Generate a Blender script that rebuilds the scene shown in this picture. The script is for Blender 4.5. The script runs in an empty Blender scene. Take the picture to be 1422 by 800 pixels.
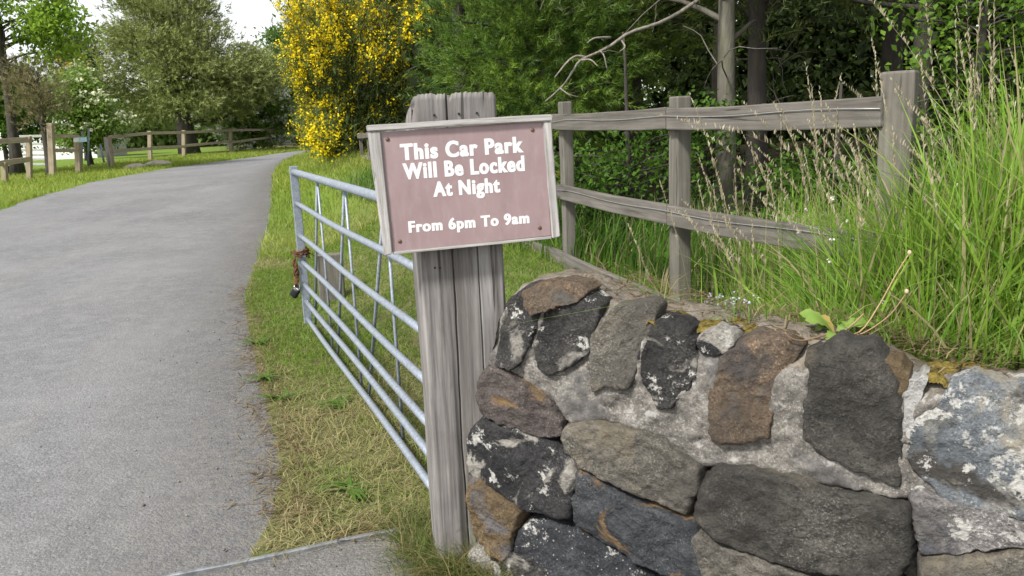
import bpy, bmesh, math, random
import numpy as np
from mathutils import Matrix, Vector, noise as mnoise
rng = np.random.default_rng(7)
random.seed(7)
sc = bpy.context.scene
COL = sc.collection
PI = math.pi

# ------------------------------------------------------------------ camera
F = 1150.0
TH = math.atan(232 / 1150.0)
RO = math.radians(2.6)
CAM = np.array([0, 0, 1.45])
fw = np.array([0, math.cos(TH), -math.sin(TH)])
_r = np.array([1, 0, 0.0]); _u = np.array([0, math.sin(TH), math.cos(TH)])
rt = _r * math.cos(RO) - _u * math.sin(RO)
up = _u * math.cos(RO) + _r * math.sin(RO)
cd = bpy.data.cameras.new('camera'); cam = bpy.data.objects.new('camera', cd); COL.objects.link(cam)
cd.sensor_width = 36; cd.lens = 36 * F / 1422; cd.clip_end = 2000; cd.clip_start = 0.05
M = Matrix.Identity(4)
for i in range(3):
    M[i][0] = rt[i]; M[i][1] = up[i]; M[i][2] = -fw[i]; M[i][3] = CAM[i]
cam.matrix_world = M
sc.camera = cam

def ray(px, py): return fw + rt * (px - 711) / F - up * (py - 400) / F
def at(px, py, Y):                      # the point at distance Y seen at a pixel of the photograph
    d = ray(px, py); return CAM + d * (Y / d[1])
def onplane(px, py, P, n):
    d = ray(px, py); return CAM + d * (((P - CAM) @ n) / (d @ n))

# ------------------------------------------------------------------ noise and terrain
def _h(ix, iy, s):
    a = (ix.astype(np.int64) * 374761393 + iy.astype(np.int64) * 668265263 + s * 974711) & 0xffffffff
    a = ((a ^ (a >> 13)) * 1274126177) & 0xffffffff
    return ((a ^ (a >> 16)) & 0xffff) / 65535.0
def vn(x, y, s=0):
    x = np.asarray(x, float); y = np.asarray(y, float)
    ix = np.floor(x); iy = np.floor(y); fx = x - ix; fy = y - iy
    fx = fx * fx * (3 - 2 * fx); fy = fy * fy * (3 - 2 * fy)
    a = _h(ix, iy, s); b = _h(ix + 1, iy, s); c = _h(ix, iy + 1, s); d = _h(ix + 1, iy + 1, s)
    return (a * (1 - fx) + b * fx) * (1 - fy) + (c * (1 - fx) + d * fx) * fy
def fbm(x, y, s=0): return (vn(x, y, s) + .5 * vn(x * 2.1, y * 2.1, s + 1) + .25 * vn(x * 4.3, y * 4.3, s + 2)) / 1.75
def ss(a, b, x):
    t = np.clip((np.asarray(x, float) - a) / (b - a), 0, 1); return t * t * (3 - 2 * t)

WP = np.array([-.06, 2.4, 0.0])                     # wall: front-left foot, direction, outward normal
WD = np.array([1.14, -.65, 0.0]); WD /= np.linalg.norm(WD)
WN = np.array([WD[1], -WD[0], 0.0])
G0 = np.array([-.30, 2.85, 0.0]); G1 = np.array([-1.50, 5.9, 0.0])    # gate: hinge side and latch side
GD = (G1 - G0) / np.linalg.norm(G1 - G0)
GN = np.array([GD[1], -GD[0], 0.0])                 # towards the fence

def gs(x, y): return (x - G0[0]) * GN[0] + (y - G0[1]) * GN[1]
def terrain(x, y):
    x = np.asarray(x, float); y = np.asarray(y, float)
    w = -((x - WP[0]) * WN[0] + (y - WP[1]) * WN[1])
    u = (x - WP[0]) * WD[0] + (y - WP[1]) * WD[1]
    z = .4 * ss(5, 22, y)
    b = .5 * ss(.25, 1.6, gs(x, y) - .13 * np.clip(y - 8, 0, 40)) * ss(.02, .3, w)
    b = b * (1 - .15 * ss(9, 22, y)) * (1 - ss(26, 40, y))
    r = .30 * ss(.05, .7, u) * ss(.05, .24, w) * np.exp(-(np.clip(w - .4, 0, 9) / .6) ** 2)
    return z + b + r
def tz(x, y): return float(terrain(np.array([x]), np.array([y]))[0])
def ground(px, py):
    d = ray(px, py); z = 0.0
    for _ in range(60):
        p = CAM + d * ((z - CAM[2]) / d[2]); z = .5 * z + .5 * tz(p[0], p[1])
    return p

# road outline
R_PX = [(385, 738), (392, 700), (402, 640), (385, 590), (372, 545), (355, 470), (343, 420), (352, 380), (366, 345), (376, 310), (379, 270), (381, 240), (398, 223), (428, 211.5)]
L_PX = [(0, 290), (60, 272), (150, 248.5), (250, 231), (350, 219), (400, 211)]
Rp = [ground(*p)[:2] for p in R_PX]
Lp = [ground(*p)[:2] for p in L_PX]
Rp = [np.array([-1.02, -3.]), np.array([-1.0, 1.6]), np.array([-.97, 2.4])] + Rp
e = Rp[-1]
Rp += [e + np.array([1.6, 2.5]), e + np.array([5, 4.0]), e + np.array([14, 6.5]), e + np.array([40, 9])]
Lp = [np.array([-6.2, -3.]), np.array([-6.4, 3]), np.array([-7.0, 8])] + Lp
e = Lp[-1]
Lp += [e + np.array([1.2, 2.6]), e + np.array([4.5, 5.0]), e + np.array([14, 8]), e + np.array([40, 11])]
def resample(P, n, sm=2):
    P = np.array(P)
    for _ in range(sm):
        Q = [P[0]]
        for a, b in zip(P[:-1], P[1:]): Q += [a * .75 + b * .25, a * .25 + b * .75]
        Q.append(P[-1]); P = np.array(Q)
    s = np.concatenate([[0], np.cumsum(np.linalg.norm(np.diff(P, axis=0), axis=1))])
    s = s / s[-1]
    t = np.linspace(0, 1, n) ** 1.6
    return np.stack([np.interp(t, s, P[:, 0]), np.interp(t, s, P[:, 1])], 1)
RR = resample(Rp, 150); LL = resample(Lp, 150)
ROADPOLY = np.concatenate([RR, LL[::-1]])
# apron on the near side of the metal strip
S0 = ground(280, 798)[:2]; S1 = ground(575, 737)[:2]
sd_ = (S1 - S0) / np.linalg.norm(S1 - S0)
APRON = np.array([S0 - sd_ * .02, S1 - sd_ * .10, (-.30, 2.50), (-.10, 2.36), (.2, 2.3), (2.7, .88), (3.5, -3), (-1.0, -3.)])
def sdist(x, y, poly):                  # positive inside
    P = np.stack([x, y], -1); d = np.full(x.shape, 1e9); ins = np.zeros(x.shape, bool)
    n = len(poly)
    for i in range(n):
        a = poly[i]; b = poly[(i + 1) % n]; ab = b - a
        t = np.clip(((P - a) @ ab) / max(ab @ ab, 1e-12), 0, 1)
        d = np.minimum(d, np.linalg.norm(P - (a + t[..., None] * ab), axis=-1))
        if a[1] != b[1]:
            c = (a[1] > P[..., 1]) != (b[1] > P[..., 1])
            xi = (b[0] - a[0]) * (P[..., 1] - a[1]) / (b[1] - a[1]) + a[0]
            ins ^= c & (P[..., 0] < xi)
    return np.where(ins, d, -d)
def paved(x, y): return np.maximum(sdist(x, y, ROADPOLY), sdist(x, y, APRON))

# ------------------------------------------------------------------ object helpers
ORG = {}
def thing(name, label, cat, loc, group=None, kind=None):
    o = bpy.data.objects.new(name, None); COL.objects.link(o)
    o.empty_display_size = .1
    o.location = [float(v) for v in loc]; ORG[o.name] = np.array(loc, float)
    tag(o, label, cat, group, kind); return o
def tag(o, label, cat, group=None, kind=None):
    o['label'] = label; o['category'] = cat
    if group: o['group'] = group
    if kind: o['kind'] = kind
    return o
def struct(o, label=None, cat=None):
    o['kind'] = 'structure'
    if label: o['label'] = label
    if cat: o['category'] = cat
    return o
def join(parts):
    Vs, Fs, n = [], [], 0
    for V, Fa in parts:
        V = np.asarray(V, float)
        Vs.append(V)
        Fs += [tuple(int(i) + n for i in f) for f in Fa]
        n += len(V)
    return np.concatenate(Vs), Fs
def mk(name, V, Fa, mat, parent=None, col=None, smooth=False, M=None):
    V = np.asarray(V, float)
    org = ORG[parent.name] if parent is not None else np.zeros(3)
    if M is None: V = V - org
    me = bpy.data.meshes.new(name)
    if isinstance(Fa, np.ndarray):
        n, k = Fa.shape
        me.vertices.add(len(V)); me.vertices.foreach_set('co', V.astype(np.float32).ravel())
        me.loops.add(n * k); me.loops.foreach_set('vertex_index', Fa.astype(np.int32).ravel())
        me.polygons.add(n); me.polygons.foreach_set('loop_start', np.arange(0, n * k, k, dtype=np.int32))
        me.update(calc_edges=True)
    else:
        me.from_pydata(V.tolist(), [], [list(map(int, f)) for f in Fa]); me.update()
    if col is not None:
        a = me.attributes.new('col', 'FLOAT_COLOR', 'POINT')
        c = np.ones((len(V), 4), np.float32); c[:, :3] = col
        a.data.foreach_set('color', c.ravel())
    if smooth: me.polygons.foreach_set('use_smooth', np.ones(len(me.polygons), bool))
    me.materials.append(mat)
    o = bpy.data.objects.new(name, me); COL.objects.link(o)
    if parent is not None:
        o.parent = parent
        ORG[o.name] = org
    else: ORG[o.name] = np.zeros(3)
    if M is not None:
        o.matrix_local = Matrix.Translation([-v for v in org]) @ M
    return o
def frame(p, x, y, z):
    Mx = Matrix.Identity(4)
    for i in range(3):
        Mx[i][0] = x[i]; Mx[i][1] = y[i]; Mx[i][2] = z[i]; Mx[i][3] = p[i]
    return Mx
def nrm(v): v = np.asarray(v, float); return v / np.linalg.norm(v)
def tube(P, r, n=8, cap=True):
    P = np.asarray(P, float); r = np.broadcast_to(np.asarray(r, float), (len(P),))
    T = np.gradient(P, axis=0); T /= np.linalg.norm(T, axis=1)[:, None] + 1e-12
    ref = np.array([0, 0, 1.0]) if abs(T[0][2]) < .9 else np.array([1.0, 0, 0])
    V = []; A = nrm(np.cross(T[0], ref))
    for p, t, q in zip(P, T, r):
        A = nrm(A - t * (A @ t)); B = np.cross(t, A)
        for k in range(n):
            a = 2 * PI * k / n; V.append(p + q * (math.cos(a) * A + math.sin(a) * B))
    Fa = []
    for i in range(len(P) - 1):
        for k in range(n):
            Fa.append((i * n + k, i * n + (k + 1) % n, (i + 1) * n + (k + 1) % n, (i + 1) * n + k))
    if cap:
        Fa.append(tuple(range(n))[::-1]); Fa.append(tuple(range((len(P) - 1) * n, len(P) * n)))
    return np.array(V), Fa
def bm_out(bm):
    V = np.array([v.co[:] for v in bm.verts]); bm.verts.index_update()
    Fa = [tuple(v.index for v in f.verts) for f in bm.faces]; bm.free(); return V, Fa
def board(dx, dy, dz, bev=.006, cuts=10, jit=.002, seed=0, sag=0.0):   # a weathered length of timber, centred, long axis the largest
    bm = bmesh.new(); bmesh.ops.create_cube(bm, size=1)
    bmesh.ops.scale(bm, vec=(dx, dy, dz), verts=bm.verts)
    bmesh.ops.bevel(bm, geom=bm.edges[:], offset=bev, segments=2, affect='EDGES', profile=.5)
    ax = int(np.argmax([dx, dy, dz])); L = (dx, dy, dz)[ax]
    for i in range(1, cuts):
        co = [0, 0, 0]; no = [0, 0, 0]; co[ax] = -L / 2 + L * i / cuts; no[ax] = 1
        bmesh.ops.bisect_plane(bm, geom=bm.verts[:] + bm.edges[:] + bm.faces[:], plane_co=co, plane_no=no)
    for v in bm.verts:
        q = Vector(v.co); q[ax] *= .5
        d = mnoise.noise_vector(q * 9 + Vector((seed * 3.1, seed * 1.7, 0))); d[ax] *= .3
        v.co += d * jit * 2
        if sag: v.co.z += sag * (1 - (2 * v.co[ax] / L) ** 2)
    return bm_out(bm)

# ------------------------------------------------------------------ materials
def mat(name):
    m = bpy.data.materials.new(name); m.use_nodes = True
    nt = m.node_tree; b = nt.nodes['Principled BSDF']; return m, nt, b
class NT:
    def __init__(s, nt): s.nt = nt
    def n(s, t, **k):
        x = s.nt.nodes.new(t)
        for a, v in k.items():
            if a in x.inputs.keys() if hasattr(x.inputs, 'keys') else False: x.inputs[a].default_value = v
            else: setattr(x, a, v)
        return x
    def l(s, a, b): s.nt.links.new(a, b)
    def coord(s, scale=(1, 1, 1), kind='Object', off=None):
        c = s.n('ShaderNodeTexCoord'); mp = s.n('ShaderNodeMapping'); mp.inputs['Scale'].default_value = scale
        s.l(c.outputs[kind], mp.inputs['Vector'])
        if off is not None: s.l(off, mp.inputs['Location'])
        return mp.outputs['Vector']
    def noise(s, v, scale, detail=4, rough=.6, dist=0.0):
        x = s.n('ShaderNodeTexNoise'); x.inputs['Scale'].default_value = scale; x.inputs['Detail'].default_value = detail
        x.inputs['Roughness'].default_value = rough; x.inputs['Distortion'].default_value = dist
        s.l(v, x.inputs['Vector']); return x.outputs['Fac']
    def vor(s, v, scale, feature='F1'):
        x = s.n('ShaderNodeTexVoronoi'); x.feature = feature; x.inputs['Scale'].default_value = scale
        s.l(v, x.inputs['Vector']); return x
    def ramp(s, f, stops):
        r = s.n('ShaderNodeValToRGB'); el = r.color_ramp.elements
        while len(el) < len(stops): el.new(.5)
        for q, (p, c) in zip(el, stops):
            q.position = p; q.color = (c, c, c, 1) if not hasattr(c, '__len__') else (*c, 1)
        s.l(f, r.inputs['Fac']); return r.outputs['Color']
    def mix(s, f, a, b, mode='MIX'):
        x = s.n('ShaderNodeMix'); x.data_type = 'RGBA'; x.blend_type = mode
        for v, i in ((f, 0), (a, 6), (b, 7)):
            if isinstance(v, (int, float)): x.inputs[i].default_value = v
            elif isinstance(v, tuple): x.inputs[i].default_value = (*v, 1)
            else: s.l(v, x.inputs[i])
        return x.outputs[2]
    def math(s, op, a, b=0.0):
        x = s.n('ShaderNodeMath'); x.operation = op
        for v, i in ((a, 0), (b, 1)):
            if isinstance(v, (int, float)): x.inputs[i].default_value = v
            else: s.l(v, x.inputs[i])
        return x.outputs[0]
    def bump(s, h, strength, dist, prev=None):
        x = s.n('ShaderNodeBump'); x.inputs['Strength'].default_value = strength; x.inputs['Distance'].default_value = dist
        s.l(h, x.inputs['Height'])
        if prev is not None: s.l(prev, x.inputs['Normal'])
        return x.outputs['Normal']

def leaf_mat(name, trans=.35, rough=.55, spec=.25):
    m, nt, b = mat(name); t = NT(nt)
    a = t.n('ShaderNodeAttribute'); a.attribute_name = 'col'
    t.l(a.outputs['Color'], b.inputs['Base Color']); b.inputs['Roughness'].default_value = rough
    b.inputs['Specular IOR Level'].default_value = spec
    tr = t.n('ShaderNodeBsdfTranslucent'); g = t.n('ShaderNodeGamma'); g.inputs[1].default_value = 1.0
    t.l(a.outputs['Color'], g.inputs[0]); t.l(g.outputs[0], tr.inputs['Color'])
    mx = t.n('ShaderNodeMixShader'); mx.inputs[0].default_value = trans
    t.l(b.outputs[0], mx.inputs[1]); t.l(tr.outputs[0], mx.inputs[2])
    t.l(mx.outputs[0], nt.nodes['Material Output'].inputs['Surface']); return m
LEAF = leaf_mat('leaf', .45); GRASS = leaf_mat('grass_blade', .5, .45, .3); PETAL = leaf_mat('petal', .3, .6, .1)
NEEDLE = leaf_mat('needle', .2, .5, .3)

def bark_mat(name, c1, c2, sc_=14, mossy=.55):
    m, nt, b = mat(name); t = NT(nt)
    v = t.coord((1, 1, .25)); f = t.noise(v, sc_, 6, .65); g = t.noise(v, sc_ * 4, 4)
    c = t.mix(t.ramp(f, [(.35, 0.0), (.65, 1.0)]), c1, c2)
    moss = t.ramp(t.noise(t.coord(), 2.5, 4), [(.52, 0.0), (.66, mossy)])
    c = t.mix(moss, c, (.09, .10, .04))
    t.l(c, b.inputs['Base Color']); b.inputs['Roughness'].default_value = .9
    t.l(t.bump(g, .5, .01, t.bump(f, .8, .02)), b.inputs['Normal']); return m
BARK = bark_mat('bark', (.075, .068, .052), (.145, .135, .105)); BARKD = bark_mat('dark_bark', (.022, .019, .016), (.055, .046, .038), 14, .12)
TWIG = bark_mat('dead_twig', (.17, .15, .125), (.30, .265, .225), 30, .1)

TWIGD = bark_mat('dark_dead_twig', (.10, .088, .075), (.19, .17, .145), 30, .1)

def wood_mat(name, axis, c1, c2, c3, green=0.0, scale=1.0, cracks=.6):
    m, nt, b = mat(name); t = NT(nt)
    oi = t.n('ShaderNodeObjectInfo'); cm = t.n('ShaderNodeCombineXYZ')
    for i in range(3): t.l(t.math('MULTIPLY', oi.outputs['Random'], 17.0 + 9 * i), cm.inputs[i])
    s1 = [14 * scale] * 3; s1[axis] = 1.1 * scale
    s2 = [60 * scale] * 3; s2[axis] = 2.2 * scale
    v1 = t.coord(tuple(s1), off=cm.outputs[0]); v2 = t.coord(tuple(s2), off=cm.outputs[0]); v3 = t.coord((3, 3, 3), off=cm.outputs[0])
    a = t.noise(v1, 1, 5, .6, .4); f = t.noise(v2, 1, 5, .7, .3); big = t.noise(v3, 1.3, 4)
    c = t.mix(t.ramp(a, [(.3, 0.0), (.7, 1.0)]), c1, c2)
    c = t.mix(t.ramp(f, [(.40, 0.0), (.72, 1.0)]), c, c3)
    c = t.mix(t.ramp(big, [(.45, 0.0), (.75, .5)]), c, tuple(x * .55 for x in c1))
    crack = t.ramp(t.noise(v1, 1.7, 3, .5, .8), [(.29, 0.0), (.34, 1.0)])
    c = t.mix(crack, t.mix(1 - cracks, (.02, .018, .015), c), c)
    if green:
        z = t.n('ShaderNodeSeparateXYZ'); t.l(t.coord((1, 1, 1)), z.inputs[0])
        gz = t.ramp(z.outputs[2], [(.15, 1.0), (.70, .0)])
        gx = t.ramp(t.math('ADD', z.outputs[0], .5), [(.44, 0.0), (.60, 1.0)])
        gf = t.math('MULTIPLY', t.math('MULTIPLY', gz, gx), t.ramp(t.noise(v3, 3, 4), [(.3, .3), (.6, 1.0)]))
        c = t.mix(t.math('MULTIPLY', gf, green), c, (.075, .085, .03))
    t.l(c, b.inputs['Base Color']); b.inputs['Roughness'].default_value = .85; b.inputs['Specular IOR Level'].default_value = .2
    h = t.mix(.5, f, crack)
    t.l(t.bump(h, .55, .004, t.bump(a, .4, .006)), b.inputs['Normal']); return m
WOODX = wood_mat('weathered_rail', 0, (.125, .114, .10), (.20, .186, .166), (.078, .07, .06))
WOODZ = wood_mat('weathered_post', 2, (.14, .13, .11), (.22, .206, .178), (.09, .081, .067))
SLEEPER = wood_mat('grey_oak', 2, (.165, .152, .143), (.325, .31, .298), (.085, .076, .07), green=.9, cracks=.7)
FRAMEX = wood_mat('sign_frame_rail', 0, (.40, .385, .37), (.58, .565, .545), (.20, .185, .17), scale=2)
FRAMEZ = wood_mat('sign_frame_stile', 1, (.40, .385, .37), (.58, .565, .545), (.20, .185, .17), scale=2)
FARWOOD = wood_mat('far_fence_wood', 0, (.36, .30, .22), (.46, .39, .29), (.26, .21, .15))
FARWOODZ = wood_mat('far_post_wood', 2, (.31, .25, .18), (.40, .33, .24), (.22, .18, .13))

def simple(name, c, rough=.6, metal=0.0, spec=.4, nz=None, bump=None):
    m, nt, b = mat(name); t = NT(nt)
    b.inputs['Roughness'].default_value = rough; b.inputs['Metallic'].default_value = metal; b.inputs['Specular IOR Level'].default_value = spec
    v = t.coord()
    sc2, amt = nz or (20, .15)
    f = t.noise(v, sc2, 5, .65)
    t.l(t.mix(t.ramp(f, [(.3, 0.0), (.7, 1.0)]), tuple(x * (1 - amt) for x in c), tuple(min(1, x * (1 + amt)) for x in c)), b.inputs['Base Color'])
    if bump: t.l(t.bump(f, bump[0], bump[1]), b.inputs['Normal'])
    return m
GALV = simple('galvanised_steel', (.27, .305, .355), .5, .35, .5, (60, .28))
RUST = simple('rusty_iron', (.15, .075, .04), .85, .2, .3, (60, .5), (.5, .003))
BLACK = simple('black_plastic', (.012, .012, .014), .35)
CHROME = simple('steel', (.6, .6, .62), .25, .9)
WHITE = simple('white_letter', (.74, .73, .73), .55, 0, .3, (45, .08))
WHITEP = simple('white_paint', (.72, .72, .70), .6)
DARKW = simple('dark_window', (.03, .035, .04), .2)
BLUE = simple('pale_blue_sign', (.45, .62, .74), .5)
WIRE = simple('wire', (.42, .42, .43), .45, .5)
SCREW = simple('screw_head', (.16, .10, .07), .6, .5)
ROOFM = simple('grey_roof', (.18, .18, .19), .8)
PALEROCK = simple('pale_boulder', (.42, .37, .30), .9, 0, .2, (6, .3), (.5, .03))

def sign_mat():
    m, nt, b = mat('faded_maroon_panel'); t = NT(nt)
    v = t.coord(); f = t.noise(v, 5, 5, .6); g = t.noise(t.coord((1, .25, 1)), 60, 4, .7)
    c = t.mix(t.ramp(f, [(.35, 0.0), (.7, 1.0)]), (.275, .195, .198), (.335, .245, .248))
    c = t.mix(t.ramp(g, [(.50, 0.0), (.75, .35)]), c, (.42, .33, .335)); c = t.mix(t.ramp(t.noise(t.coord((1.5, .5, 1)), 9, 5, .7), [(.56, 0.0), (.72, .35)]), c, (.20, .145, .14))
    t.l(c, b.inputs['Base Color']); b.inputs['Roughness'].default_value = .42; b.inputs['Specular IOR Level'].default_value = .45; return m
PANEL = sign_mat()

def asphalt(name, base, lo=.74, hi=1.22):
    m, nt, b = mat(name); t = NT(nt)
    v = t.coord()
    big = t.noise(v, .7, 5, .6, .5); mid = t.noise(v, 7, 5, .6); st = t.vor(v, 85); st2 = t.vor(v, 190)
    k = lambda f: tuple(x * f for x in base)
    c = t.mix(t.ramp(big, [(.3, 0.0), (.7, 1.0)]), k(lo), k(hi))
    c = t.mix(t.ramp(mid, [(.45, 0.0), (.7, .6)]), c, k(hi * 1.2))
    c = t.mix(t.ramp(t.noise(v, 42, 5, .75), [(.53, 0.0), (.68, .7)]), c, k(1.75)); c = t.mix(t.ramp(t.noise(v, 55, 5, .75), [(.30, .75), (.44, 0.0)]), c, k(.45))
    bw = t.n('ShaderNodeSeparateColor'); t.l(st.outputs['Color'], bw.inputs[0])
    c = t.mix(t.ramp(bw.outputs[0], [(.55, 0.0), (.95, .5)]), c, tuple(x * 1.6 for x in base))
    bw2 = t.n('ShaderNodeSeparateColor'); t.l(st2.outputs['Color'], bw2.inputs[0])
    c = t.mix(t.ramp(bw2.outputs[1], [(.0, .5), (.4, .0)]), c, k(.5))
    dust = t.ramp(t.noise(t.coord((1, .35, 1)), 1.6, 6, .7), [(.5, 0.0), (.72, .45)])
    c = t.mix(dust, c, (base[0] * 1.5, base[1] * 1.45, base[2] * 1.38))
    at_ = t.n('ShaderNodeAttribute'); at_.attribute_name = 'col'; sp = t.n('ShaderNodeSeparateColor'); t.l(at_.outputs['Color'], sp.inputs[0])
    if name.startswith('road'): c = t.mix(t.math('MULTIPLY', sp.outputs[0], t.ramp(big, [(.25, .25), (.6, .8)])), c, t.mix(t.ramp(t.noise(v, 30, 5, .7), [(.4, 0.0), (.6, 1.0)]), k(.38), (base[0] * .85, base[1] * .78, base[2] * .66)))
    t.l(c, b.inputs['Base Color']); b.inputs['Roughness'].default_value = .85; b.inputs['Specular IOR Level'].default_value = .3
    h = t.math('ADD', t.math('MULTIPLY', st.outputs['Distance'], -1.0), t.math('MULTIPLY', st2.outputs['Distance'], -.5))
    t.l(t.bump(h, .55, .006, t.bump(mid, .3, .02)), b.inputs['Normal']); return m
ROAD = asphalt('road_asphalt', (.166, .166, .170)); APR = asphalt('apron_asphalt', (.13, .125, .12), .75, 1.15)

def ground_mat():
    m, nt, b = mat('ground_soil'); t = NT(nt)
    v = t.coord()
    f = t.noise(v, .9, 6, .65, .3); g = t.noise(v, 14, 6, .7); h = t.noise(v, 60, 4, .7)
    c = t.mix(t.ramp(f, [(.35, 0.0), (.6, 1.0)]), (.13, .105, .06), (.085, .12, .03))
    c = t.mix(t.ramp(g, [(.45, 0.0), (.68, .8)]), c, (.25, .21, .12))
    c = t.mix(t.ramp(h, [(.5, 0.0), (.8, .6)]), c, (.06, .05, .03))
    at_ = t.n('ShaderNodeAttribute'); at_.attribute_name = 'col'; sp = t.n('ShaderNodeSeparateColor'); t.l(at_.outputs['Color'], sp.inputs[0])
    c = t.mix(sp.outputs[0], c, t.mix(t.ramp(g, [(.4, 0.0), (.7, 1.0)]), (.12, .19, .03), (.17, .24, .045)))
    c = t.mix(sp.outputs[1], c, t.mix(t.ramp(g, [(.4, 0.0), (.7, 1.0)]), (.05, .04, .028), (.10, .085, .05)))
    t.l(c, b.inputs['Base Color']); b.inputs['Roughness'].default_value = .95; b.inputs['Specular IOR Level'].default_value = .1
    t.l(t.bump(h, .6, .02, t.bump(g, .6, .04)), b.inputs['Normal']); return m
GROUND = ground_mat()

def stone_mat(name, c1, c2, patch=None, patch_lo=.5, patch_hi=.56, pscale=6, lichen=.0, spots=.0, blot=None):
    m, nt, b = mat(name); t = NT(nt)
    v = t.coord(); f = t.noise(v, 9, 8, .68, .3); g = t.noise(v, 55, 6, .7); h = t.noise(v, 160, 3, .6)
    c = t.mix(t.ramp(f, [(.36, 0.0), (.64, 1.0)]), c1, c2)
    c = t.mix(t.ramp(g, [(.40, .55), (.60, 0.0)]), c, tuple(x * .45 for x in c1))
    msk = t.ramp(t.noise(v, 6.5, 4, .6), [(.40, .12), (.62, 1.0)])
    c = t.mix(t.math('MULTIPLY', msk, t.ramp(h, [(.54, 0.0), (.68, .8)])), c, tuple(min(1, x * 1.9 + .03) for x in c2)); c = t.mix(t.ramp(h, [(.30, .8), (.44, 0.0)]), c, tuple(x * .35 for x in c1))
    stn = t.ramp(t.noise(v, 3.1, 5, .6, .5), [(.42, 0.0), (.60, .6)]); c = t.mix(stn, c, tuple(x * .5 for x in c1))
    if patch:
        pf = t.ramp(t.noise(v, pscale, 6, .62, .6), [(patch_lo, 0.0), (patch_hi, 1.0)])
        c = t.mix(pf, c, t.mix(t.ramp(g, [(.35, 0.0), (.65, 1.0)]), tuple(x * .65 for x in patch), patch))
    if blot:
        pf = t.ramp(t.noise(t.coord((1, 1, 1.3)), pscale * .8, 5, .6, .4), [(.38, 1.0), (.44, 0.0)])
        c = t.mix(pf, c, t.mix(t.ramp(g, [(.35, 0.0), (.65, 1.0)]), tuple(x * .6 for x in blot), blot))
    if lichen:
        lf = t.ramp(t.noise(v, 13, 7, .72, .2), [(.60 - lichen * .12, 0.0), (.635 - lichen * .12, 1.0)])
        c = t.mix(t.math('MULTIPLY', lf, t.ramp(g, [(.3, .4), (.55, 1.0)])), c, (.46, .45, .42))
    if spots > .5:
        q = t.vor(t.coord((1, 1, 1)), 95); qs = t.n('ShaderNodeSeparateColor'); t.l(q.outputs['Color'], qs.inputs[0])
        near = t.math('LESS_THAN', q.outputs['Distance'], t.math('MULTIPLY', qs.outputs[1], .33)); few = t.math('GREATER_THAN', qs.outputs[0], 1 - spots * .6)
        c = t.mix(t.math('MULTIPLY', near, few), c, (.27, .27, .26))
    t.l(c, b.inputs['Base Color']); b.inputs['Roughness'].default_value = .9; b.inputs['Specular IOR Level'].default_value = .25
    t.l(t.bump(h, .7, .004, t.bump(g, .9, .012, t.bump(f, .7, .03))), b.inputs['Normal']); return m
STONE = {
    'black': stone_mat('black_lichen_stone', (.030, .029, .029), (.075, .071, .066), (.25, .235, .21), .56, .62, 7, .1, .15),
    'blackwhite': stone_mat('black_white_stone', (.026, .026, .028), (.062, .06, .06), (.33, .31, .275), .51, .55, 5, .1, .2),
    'grey': stone_mat('grey_stone', (.105, .097, .083), (.175, .16, .135), (.20, .17, .12), .54, .70, 5, .0, .12),
    'darkgrey': stone_mat('dark_grey_stone', (.052, .049, .044), (.10, .094, .082), (.15, .13, .095), .55, .70, 4, .0, .2),
    'brown': stone_mat('brown_stone', (.10, .078, .058), (.185, .13, .085), (.075, .065, .06), .50, .60, 5, .0, .25, (.10, .09, .08)),
    'ochre': stone_mat('ochre_stone', (.13, .095, .055), (.215, .15, .08), (.14, .13, .13), .52, .58, 5, .0, .1),
    'bluegrey': stone_mat('blue_grey_stone', (.13, .145, .16), (.20, .215, .225), (.30, .275, .22), .54, .64, 7, .6, .35, (.06, .055, .05)),
    'slate': stone_mat('slate_orange_stone', (.045, .048, .054), (.085, .088, .094), (.19, .125, .065), .56, .60, 6, .0, .2),
    'speck': stone_mat('speckled_slate_stone', (.035, .037, .043), (.075, .078, .085), (.27, .26, .24), .64, .68, 9, .1, .55),
    'pale': stone_mat('pale_stone', (.30, .28, .25), (.42, .40, .36), (.18, .16, .14), .55, .62, 9, .3, .0),
    'white': stone_mat('white_lichen_stone', (.48, .47, .45), (.60, .59, .57), (.30, .28, .25), .62, .66, 12, .0, .0),
    'mottled': stone_mat('mottled_stone', (.16, .15, .145), (.26, .245, .235), (.10, .10, .11), .54, .62, 6, .4, .1),
    'purple': stone_mat('purple_brown_stone', (.085, .07, .065), (.13, .11, .10), (.21, .135, .065), .53, .60, 4, .0, .25),
}
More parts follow.
